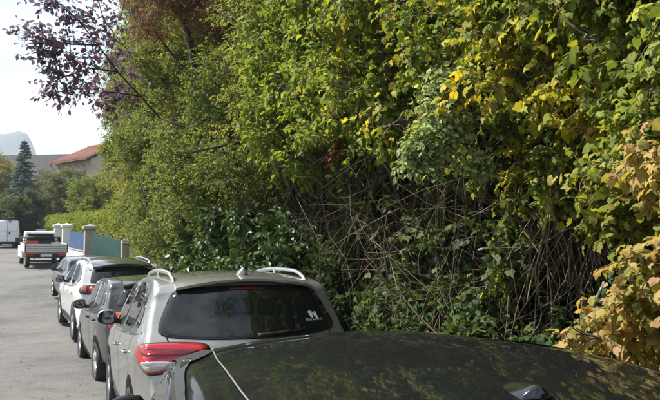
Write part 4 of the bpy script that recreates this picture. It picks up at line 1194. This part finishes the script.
# ---- dense hedge behind everything ----
def keep(Y, o, h):
    return h < np.minimum(2.9 + .40 * (Y + 1), 8.6) * (1 - .05 * np.sin(Y * 3))
Y, o, h = scatter(3400, (-3, 25), (3.3, 4.7), (0, 8.6), keep)
b = pt(np.array(11.0), 4.0, 0.0)
plant('hedge', 'dense dark evergreen hedge closing off the thicket behind', 'hedge', b, pt(Y, o, h), rng.uniform(.4, .7, len(Y)), None, .19, 'small', L_dark, n_per=18, k=6, ln=.4, twigs=False,
      limbs=[(limb_path(pt(np.array(y_), 4.0, 0), pt(np.array(y_ + .2), 3.9, 3.6), 0, 7, .03), .06, .03) for y_ in np.arange(-1, 24, 1.6)], crown='foliage')

# ---- bare stems in the hollow ----
st = empty('stem_thicket', pt(np.array(8.0), 2.4, 0.0), (0,0,0), 'thicket of slender bare stems rising between the ivy and the leafy canopy', 'thicket')
sb = Vector(st.location)
for k in range(70):
    y0 = random.uniform(4.2, 10.5); o0 = random.uniform(1.75, 2.8)
    a = Vector(pt(np.array(y0), o0, 0)); ln = random.uniform(2.4, 4.4)
    y1 = y0 + random.uniform(-.5, 3.0) * random.choice((1, 1, -.7)); o1 = o0 - random.uniform(-.3, 1.5)
    e = Vector(pt(np.array(y1), max(o1, 1.6), ln * .8)); sr_ = random.choice((.004, .005, .006, .007, .011))
    B().tube([p - sb for p in limb_path(a, e, random.uniform(-.03, .10), 9, .06)], [sr_ * (1 - .08*i) for i in range(9)], 5).build('stem', M_twig if k % 3 else M_dry, st, True)
A = np.stack([rng.uniform(4.2, 11, 1300), rng.uniform(1.7, 2.8, 1300), rng.uniform(.7, 3.1, 1300)], 1)
Pa = pt(A[:, 0], A[:, 1], A[:, 2]); dd = nrm(rng.normal(size=(1300, 3)) * np.array([.9, .9, 1.2])) * rng.uniform(.3, 1.3, 1300)[:, None]
v, f = tubes_np(Pa, Pa + dd, .0042, .0016, .14, 3, 4)
o_ = np_mesh('side_twigs', v - np.array(sb), f, M_dry, st, True); o_['kind'] = 'stuff'

# ---- dry tangled vine by the golden creeper ----
dr = empty('dry_vine', pt(np.array(4.9), 1.9, 0.0), (0,0,0), 'tangle of dry brown vine canes beside the golden creeper', 'vine')
db = Vector(dr.location)
for k in range(34):
    c0 = at(random.uniform(545, 612), random.uniform(150, 235), random.uniform(4.6, 5.3)); 
    c1 = at(random.uniform(520, 640), random.uniform(250, 345), random.uniform(4.5, 5.2))
    B().tube([p - db for p in limb_path(c0, c1, random.uniform(-.3, .3), 14, random.uniform(.02, .08))], [random.uniform(.002, .006)] * 14, 5).build('cane', M_dry, dr, True)
for a_, e_ in (((604,282,4.5),(575,358,4.5)), ((600,290,4.5),(583,356,4.5))):
    B().tube([p - db for p in limb_path(at(*a_), at(*e_), .02, 8, .02)], [.009]*8, 6).build('cane', mat('bleached stem', (.42,.38,.32), .8), dr, True)
B().tube([p - db for p in [at(478,250,5.4), at(490,247,5.4), at(500,241,5.4), at(508,232,5.4)]], [.008,.009,.008,.006], 6).build('cane', mat('bleached stem'), dr, True)

# ---- trees above and behind the viewer (they show in the rear window and the black roof) ----
for k, (bx, cx, rad3, lb) in enumerate(((pt(np.array(-.6), 3.7, 0.0), (1.9, .8, 7.4), (2.5, 2.6, 2.0), 'tall tree arching over the black car, mirrored in the silver car rear window'),
                                    (np.array([-9.5, -16.0, .1]), (-9.5, -16.0, 7.0), (3.2, 3.2, 4.2), 'tall roadside tree across the road behind the parked cars'))):
    base = np.array(bx, float); n_ = 70
    U = nrm(rng.normal(size=(n_, 3))) * (rng.uniform(.2, 1, n_) ** .5)[:, None]
    C = np.array(cx) + U * np.array(rad3)
    top_ = np.array(cx) + np.array([.4, 0, -.6])
    plant('roadside_tree', lb, 'tree', base, C, rng.uniform(.3, .55, n_), None, .09, 'ovate', L_elm, n_per=16, k=7, ln=.45,
          limbs=[(limb_path(base * .4 + top_ * .6, C[q], .05, 6, .04), .05, .015) for q in range(9)], trunk=(limb_path(base, top_, 0, 8, .03), [.17,.155,.14,.125,.11,.09,.07,.05]), group='roadside trees around the viewer')

# ---- fallen leaves on the road and in the gutter ----
n_ = 900
Yl = rng.uniform(2, 40, n_); ol = np.where(rng.random(n_) < .6, rng.uniform(.9, 1.16, n_), -rng.uniform(.9, 4.5, n_))
Pl = pt(Yl, ol, .012)
Tl = nrm(rng.normal(size=(n_, 3)) * np.array([1, 1, .06])); Nl = nrm(np.array([0, 0, 1.0]) + rng.normal(size=(n_, 3)) * .18); Nl = nrm(Nl - Tl * (Nl * Tl).sum(-1, keepdims=True))
v, f = leaf_mesh(Pl, Tl, Nl, rng.uniform(.025, .06, n_), 'ovate')
o_ = np_mesh('leaf_litter', v, f, L_litter); tagit(o_, 'scattered fallen leaves on the asphalt and in the gutter', 'leaves', kind='stuff')


# ================================================================== FURTHER UP THE STREET
def Yat(px, o):                       # depth on the car line where the line o metres to its right crosses photo column px
    ys_ = np.linspace(3, 110, 4000); x, y = off(ys_, o)
    return float(ys_[np.argmin(np.abs(330 + F_PX * x / y - px))])
def lay(Y, o):
    x, y = off(np.array(Y), o); return Vector((float(x), float(y), float(ZG(y))))

M_stone = noisy('weathered stone', [(.3, (.24,.22,.19)), (.7, (.36,.33,.285))], scale=7, rough=.9, bump=.4, bscale=30)
M_render = noisy('white render', [(.3, (.58,.565,.52)), (.7, (.70,.68,.63))], scale=3, rough=.9, bump=.15, bscale=40)
M_blue = noisy('blue paint', [(.3, (.045,.10,.24)), (.7, (.075,.14,.31))], scale=4, rough=.5)
M_green = noisy('green sheet metal', [(.3, (.006,.042,.034)), (.7, (.012,.06,.048))], scale=3, rough=.45)
M_cream = noisy('cream render', [(.3, (.40,.335,.25)), (.7, (.50,.42,.31))], scale=1.2, rough=.9, bump=.1, bscale=20)
M_tile = noisy('red roof tiles', [(.3, (.20,.085,.065)), (.7, (.29,.125,.095))], scale=3, rough=.85, bump=.4, bscale=12)
M_slate = noisy('grey slate roof', [(.3, (.060,.057,.058)), (.7, (.092,.087,.086))], scale=2, rough=.95, bump=.2, bscale=8, spec=.1)
M_gwall = noisy('grey render', [(.3, (.36,.36,.37)), (.7, (.44,.44,.44))], scale=1, rough=.9)
M_fence = noisy('grey fence', [(.3, (.07,.075,.08)), (.7, (.11,.115,.12))], scale=4, rough=.7)
M_picket = noisy('yellow green picket', [(.3, (.16,.17,.05)), (.7, (.26,.25,.09))], scale=5, rough=.8)

def seg_frame(Y0, Y1, o):
    a, b_ = lay(Y0, o), lay(Y1, o)
    d = b_ - a; L = math.hypot(d.x, d.y)
    return a, b_, L, math.atan2(d.y, d.x), (b_.z - a.z)

def pillar(name, label, px, o, wdt, hgt, m, cap=.06, group=None):
    p = lay(Yat(px, o), o); hd_ = float(heading(p.y))
    g = empty(name, p, (0, 0, hd_), label, 'pillar', group)
    B().box(-wdt/2, wdt/2, -wdt/2, wdt/2, -.2, hgt - .22).build('shaft', m, g, bevel=.015)
    B().box(-wdt/2-cap, wdt/2+cap, -wdt/2-cap, wdt/2+cap, hgt - .22, hgt - .06).build('cap', m, g, bevel=.03)
    B().add([(-wdt/2,-wdt/2,hgt-.06),(wdt/2,-wdt/2,hgt-.06),(wdt/2,wdt/2,hgt-.06),(-wdt/2,wdt/2,hgt-.06),(0,0,hgt+.06)], [(0,1,4),(1,2,4),(2,3,4),(3,0,4)]).build('cap_top', m, g)
    return g
OW = 2.25
pillar('stone_pillar', 'weathered stone gate pillar with a broad cap beside the green gate', 90, OW, .52, 2.05, M_stone, .09)
pillar('white_pillar', 'white rendered gate pillar between the blue fences, farther of the pair', 58.5, OW, .50, 2.1, M_render, .08)
pillar('white_pillar', 'white rendered gate pillar between the blue fences, closer to the stone pillar', 67, OW, .50, 2.1, M_render, .08)
pillar('gate_post', 'plain grey post at the hinge side of the green metal gate', 126, OW, .30, 1.75, M_stone, .0)

def slatted(name, label, cat, pxa, pxb, o, z0, z1, m, slat, gap, thick=.03, rails_=True, lowwall=None, part='slat', mr=None):
    a, b_, L, ang, dz = seg_frame(Yat(pxa, o), Yat(pxb, o), o)
    g = empty(name, a, (0, -math.atan2(dz, L), ang), label, cat)
    n = int(L / (slat + gap)); first = None
    for k in range(n):
        x = (k + .5) * L / n
        if first is None:
            ob = B().box(-slat/2, slat/2, -thick/2, thick/2, z0, z1).build(part, m, g, bevel=.004); first = ob.data
        else:
            ob = link(part, first, None, g)
        ob.location.x = x
    if rails_:
        for z in (z0 + .12 * (z1 - z0), z0 + .85 * (z1 - z0)):
            B().box(.02, L - .02, thick/2 + .002, thick/2 + .045, z - .03, z + .03).build('rail', mr or m, g)
        for k in range(int(L / 2.2) + 2):
            x = min(L - .05, .05 + k * 2.2)
            B().box(x - .035, x + .035, thick/2 + .048, thick/2 + .12, -.1, z1 + .03).build('post', mr or m, g)
    if lowwall:
        w0 = empty('garden_wall', a, (0, -math.atan2(dz, L), ang), lowwall, 'wall')
        B().box(0, L, -.12, .14, -.4, z0 - .055).build('wall', M_render, w0)
        B().box(-.02, L + .02, -.16, .18, z0 - .053, z0 - .004).build('coping', M_stone, w0, bevel=.01)
    return g
slatted('blue_fence', 'blue picket fence on a white garden wall by the stone pillar', 'fence', 69.5, 87, OW, .66, 1.62, M_blue, .16, .11, thick=.015, lowwall='low white garden wall under the blue picket fence')
slatted('blue_gate', 'blue slatted gate beyond the white pillars', 'gate', 48, 56.3, OW, .12, 1.55, M_blue, .16, .10, thick=.015)
slatted('green_gate', 'dark green ribbed sheet-metal gate beside the stone pillar', 'gate', 93.5, 124, OW, .10, 1.66, M_green, .20, .04, thick=.06, part='rib')
slatted('wire_fence', 'yellow-green picket fence running from the grey post under the elm', 'fence', 128, 176, OW + .1, .05, 1.45, M_picket, .05, .09)
slatted('grey_fence', 'dark grey boundary fence behind the van and pickup', 'fence', 26, 47, OW, .05, 1.7, M_fence, .18, .02)

# ---- clipped hedge ----
L_clip = leafmat('clipped hedge leaf', [(0, (.11,.15,.025)), (.5, (.18,.23,.035)), (1, (.27,.28,.05))], None)
Yh = rng.uniform(26.5, 66, 1500); oh = rng.uniform(3.0, 4.4, 1500); hh_ = rng.uniform(.2, 2.75, 1500)
kp = (hh_ > 2.2) | (oh < 3.5)
b = pt(np.array(40.0), 3.7, 0.0)
plant('clipped_hedge', 'yellow-green clipped hedge rising behind the blue fences and pillars', 'hedge', b, pt(Yh[kp], oh[kp], hh_[kp]), rng.uniform(.25, .42, kp.sum()), None, .10, 'small', L_clip, n_per=26, k=6, ln=.2, twigs=False,
      limbs=[(limb_path(pt(np.array(y_), 3.7, 0), pt(np.array(y_), 3.7, 2.2), 0, 5, .02), .03, .015) for y_ in np.arange(27, 66, 3.0)], crown='foliage')

# ---- garden trees ----
L_olive = leafmat('grey green leaf', [(0, (.065,.085,.035)), (.5, (.10,.125,.05)), (1, (.16,.175,.07))], [(0, (.11,.13,.05)), (1, (.17,.18,.07))], .3, trans=.3)
L_willow = leafmat('yellow willow leaf', [(0, (.16,.16,.045)), (.5, (.23,.22,.06)), (1, (.30,.26,.08))], None)
L_shrub = leafmat('dusty shrub leaf', [(0, (.05,.075,.035)), (.6, (.085,.11,.05)), (1, (.12,.14,.06))], None)
L_spruce = leafmat('blue spruce needle', [(0, (.12,.165,.17)), (.6, (.18,.235,.24)), (1, (.25,.31,.31))], None, trans=.1, rough=.6)
def round_tree(name, label, px, top, Y, wid, low, m, n=90, size=.16, group=None, n_per=34, cat='tree'):
    tp = at(px, top, Y); g = float(ZG(Y)); base = np.array([tp.x, Y, g]); H = tp.z - g
    lo = at(px, low, Y).z - g
    U = nrm(rng.normal(size=(n, 3))) * (rng.uniform(.25, 1, n) ** .45)[:, None]
    C = base + np.array([0, 0, (H + lo) / 2]) + U * np.array([wid/2, wid/2, (H - lo) / 2]) * .88
    C[:, 2] += rng.normal(0, .15, n)
    return plant(name, label, cat, base, C, rng.uniform(.3, .62, n) * wid / 4.2, None, size, 'small', m, n_per=n_per, k=6, ln=.4,
                 limbs=[(limb_path(base + np.array([0, 0, H*.25]), C[random.randrange(n)], .05, 6, .04), .05, .02) for _ in range(8)],
                 trunk=(limb_path(base, base + np.array([.1, .1, H*.6]), 0, 6, .03), [.13, .12, .10, .08, .06, .04]), group=group)
round_tree('garden_tree', 'rounded grey-green garden tree right of the blue spruce', 48, 167, Yat(47, 5.6), 6.4, 224, L_olive, 110, group='garden trees behind the clipped hedge')
round_tree('garden_tree', 'grey-green garden tree in front of the red-roofed house wall', 74, 168, Yat(72, 5.8), 5.6, 224, L_olive, 110, group='garden trees behind the clipped hedge')
round_tree('garden_tree', 'loose grey-green garden tree touching the elm foliage', 97, 168, Yat(97, 5.6), 4.4, 224, L_elm2, 110, group='garden trees behind the clipped hedge', size=.13)
round_tree('garden_bush', 'small yellow-green bush just above the clipped hedge', 93, 197, Yat(93, 4.9), 2.0, 224, L_clip, 50, .11, cat='bush')
round_tree('willow_tree', 'yellowish willow left of the blue spruce', -4, 148, 78, 6.5, 215, L_willow, 120, .2)
for px, top, Y, wd, lb in ((2, 190, 70, 4.5, 'dusty green shrub behind the white van'), (15, 192, 62, 4.2, 'low dusty green shrub under the blue spruce'), (31, 188, 62, 3.6, 'dusty green shrub beside the end of the clipped hedge'), (-24, 180, 72, 7, 'broad dusty green shrub beyond the van on the bend')):
    round_tree('roadside_shrub', lb, px, top, Y, wd, 236, L_shrub, 60, .17, 'shrubs at the bend', 30, 'shrub')

# blue spruce: whorls of drooping boughs
tp = at(25, 138, 66.0); g0 = float(ZG(66.0)); H = tp.z - g0; base = np.array([tp.x, 66.0, g0])
sp = empty('blue_spruce', base, (0,0,0), 'tall conical blue-grey spruce in front of the grey roof', 'tree')
B().tube([(0,0,0),(0,0,H*.5),(0,0,H*.98)], [.16,.10,.02], 8).build('trunk', M_bark, sp, True)
A_, D_, L_ = [], [], []
bo = []
for q in range(34):
    z = .8 + (H - 1.0) * (q / 34) ** .95
    reach = (1 - z / H) ** .9 * 2.7 + .03
    for k in range(9):
        a = random.uniform(0, 2*math.pi); r_ = reach * random.uniform(.7, 1.1)
        tip = np.array([math.cos(a)*r_, math.sin(a)*r_, -.18*r_ + .05])
        bo.append(((0,0,z), tuple(np.array([0,0,z]) + tip)))
        for t in np.arange(.25, 1.05, .11):
            for sgn in (-1, 1):
                st_ = np.array([0,0,z]) + tip*t
                d_ = nrm(np.array([math.cos(a + sgn*.8), math.sin(a + sgn*.8), -.15 + random.uniform(-.2,.2)]))
                A_.append(st_); D_.append(d_); L_.append(min(.34, .06 + .22 * reach) * (1.2 - t*.5))
v, f = tubes_np(np.array([x[0] for x in bo]), np.array([x[1] for x in bo]), .02, .006, .03, 3, 2)
o_ = np_mesh('boughs', v, f, M_bark, sp, True); o_['kind'] = 'stuff'
P, T, Nn, S = leaf_frames(np.array(A_), np.array(D_), np.array(L_), 7, .17, droop=.1)
v, f = leaf_mesh(P, T, Nn, S, 'small')
o_ = np_mesh('crown', v, f, L_spruce, sp); o_['kind'] = 'stuff'

# ---- house with red roof ----
ca = at(86, 159, 78.0)                                   # eave at the corner facing us
cb = at(48, 164.7, 84.0); cb.z = ca.z
ev = (cb - ca); Lh = ev.length; ang = math.atan2(ev.y, ev.x)
zb = float(ZG(78))
HS = empty('red_roofed_house', (ca.x, ca.y, zb), (0, 0, ang), 'cream house with low red-tiled roof and wooden rafter brackets', 'house')
eh = ca.z - zb; Wd = 10.6; rise = 2.65; ovh = .9
# local: x along the eave, y into the house is to the right side (negative local y)
sgn = -1
yy = lambda v_: sgn * v_
B().box(ovh*.6, Lh - ovh*.6, min(yy(ovh), yy(Wd-ovh)), max(yy(ovh), yy(Wd-ovh)), -1, eh + .12).build('wall', M_cream, HS)
for x in (ovh*.6, Lh - ovh*.6 - .25):
    B().add([(x,yy(ovh),eh+.12),(x,yy(Wd-ovh),eh+.12),(x,yy(Wd/2),eh+rise-.2),(x+.25,yy(ovh),eh+.12),(x+.25,yy(Wd-ovh),eh+.12),(x+.25,yy(Wd/2),eh+rise-.2)],
            [(0,1,2),(3,5,4),(0,3,4,1),(1,4,5,2),(2,5,3,0)]).build('gable', M_cream, HS, fix=True)
rf = B()
t_ = .16
for s0, s1 in ((0, Wd/2), (Wd, Wd/2)):
    rf.add([(0,yy(s0),eh),(Lh,yy(s0),eh),(Lh,yy(s1),eh+rise),(0,yy(s1),eh+rise),(0,yy(s0),eh+t_),(Lh,yy(s0),eh+t_),(Lh,yy(s1),eh+rise+t_),(0,yy(s1),eh+rise+t_)],
           [(0,3,2,1),(4,5,6,7),(0,1,5,4),(1,2,6,5),(2,3,7,6),(3,0,4,7)])
ro = rf.build('roof', M_tile, HS, fix=True)
for k in range(int(Lh / .3)):                            # ribs of the tile courses on the slope towards the street
    x = .15 + k * .3
    B().tube([(x, yy(-.03), eh + t_ + .0), (x, yy(Wd/2), eh + rise + t_ + .01)], .05, 5).build('tile_course', M_tile, ro, True)
B().tube([(-.05,yy(Wd/2),eh+rise+t_+.02),(Lh+.05,yy(Wd/2),eh+rise+t_+.02)], .11, 8).build('ridge', M_tile, ro, True)
for k in range(7):
    x = .35 + k * (Lh - .7) / 6
    B().tube([(x, yy(.05), eh - .06), (x, yy(ovh + .1), eh - .06 + rise * ovh / (Wd/2))], .06, 4).build('rafter', M_wood, HS)
    B().tube([(x, yy(.12), eh - .08), (x, yy(ovh), eh - .75)], .05, 4).build('bracket', M_wood, HS)
for x, wz in ((1.6, 0), (4.0, 0)):
    wn = B().box(x, x+1.0, yy(ovh)-.02, yy(ovh)+.03, eh-2.1, eh-.9).build('window', M_wood, HS)
    B().box(x+.08, x+.46, yy(ovh)+.032, yy(ovh)+.05, eh-2.02, eh-.98).build('pane', M_glass2, wn); B().box(x+.54, x+.92, yy(ovh)+.032, yy(ovh)+.05, eh-2.02, eh-.98).build('pane', M_glass2, wn)
B().box(Lh*.35, Lh*.35+.6, yy(Wd*.6)-.3, yy(Wd*.6)+.3, eh+1.2, eh+rise+.9).build('chimney', M_cream, ro)

# ---- large grey-roofed building ----
q0 = at(57, 149, 108.0)
GB = empty('grey_roofed_building', (q0.x, 108.0, float(ZG(108))), (0, 0, R(172)), 'large building with broad slate-grey roof behind the spruce', 'building')
Hh = q0.z - float(ZG(108))
B().box(.3, 29.7, -11.7, -.3, -1, Hh - 4.2).build('wall', M_gwall, GB)
rb = B().add([(0,.0,Hh-4.4),(30,.0,Hh-4.4),(30,-6,Hh),(0,-6,Hh),(0,-12,Hh-4.4),(30,-12,Hh-4.4)], [(0,1,2,3),(3,2,5,4),(0,3,4),(1,5,2),(0,4,5,1)])
rb.build('roof', M_slate, GB, fix=True)
for k in range(6):
    x = 2.5 + k * 4.6
    wn = B().box(x, x+1.3, -.32, -.24, Hh-7.2, Hh-5.4).build('window', M_gwall, GB)
    B().box(x+.1, x+1.2, -.238, -.22, Hh-7.1, Hh-5.5).build('pane', M_glass2, wn)

# ---- mountain ----
M_mount = noisy('wooded mountainside', [(.3, (.05,.07,.05)), (.6, (.11,.12,.10)), (.8, (.24,.23,.22))], scale=.006, rough=.95)
xs = np.arange(-2600, -300, 20.0); yy_ = np.arange(1300, 2300, 20.0)
def hill(X, Y):
    r = np.interp(X / Y, np.array([-1.9, -1.2, -.80, -.60, -.52, -.487, -.468, -.455, -.445, -.435, -.42, -.38, -.30]), np.array([60, 150, 230, 262, 268, 274, 282, 272, 262, 224, 150, 70, 0])) * 1.0
    e = np.exp(-((Y - 1600) / 230) ** 2)
    n = 14 * np.sin(X * .013 + Y * .021) + 9 * np.sin(X * .041 - Y * .033) + 6 * np.sin(X * .083 + Y * .071)
    return 2 + r * e * .97 + n * e * (r / 280) * .8 - 4 * (1 - e)
grid_sheet('mountain', xs, yy_, hill, M_mount)

# ---- air ----
hz = B().box(-3200, 3200, -150, 2900, -3, 340).build('haze', None)
hz['kind'] = 'stuff'
hm = bpy.data.materials.new('haze air'); hm.use_nodes = True; hm.node_tree.nodes.clear()
ho = hm.node_tree.nodes.new('ShaderNodeOutputMaterial'); hv = hm.node_tree.nodes.new('ShaderNodeVolumePrincipled')
hv.inputs['Color'].default_value = (.74, .85, 1, 1); hv.inputs['Density'].default_value = .00032; hv.inputs['Anisotropy'].default_value = .2
hm.node_tree.links.new(hv.outputs['Volume'], ho.inputs['Volume'])
hz.data.materials.append(hm)
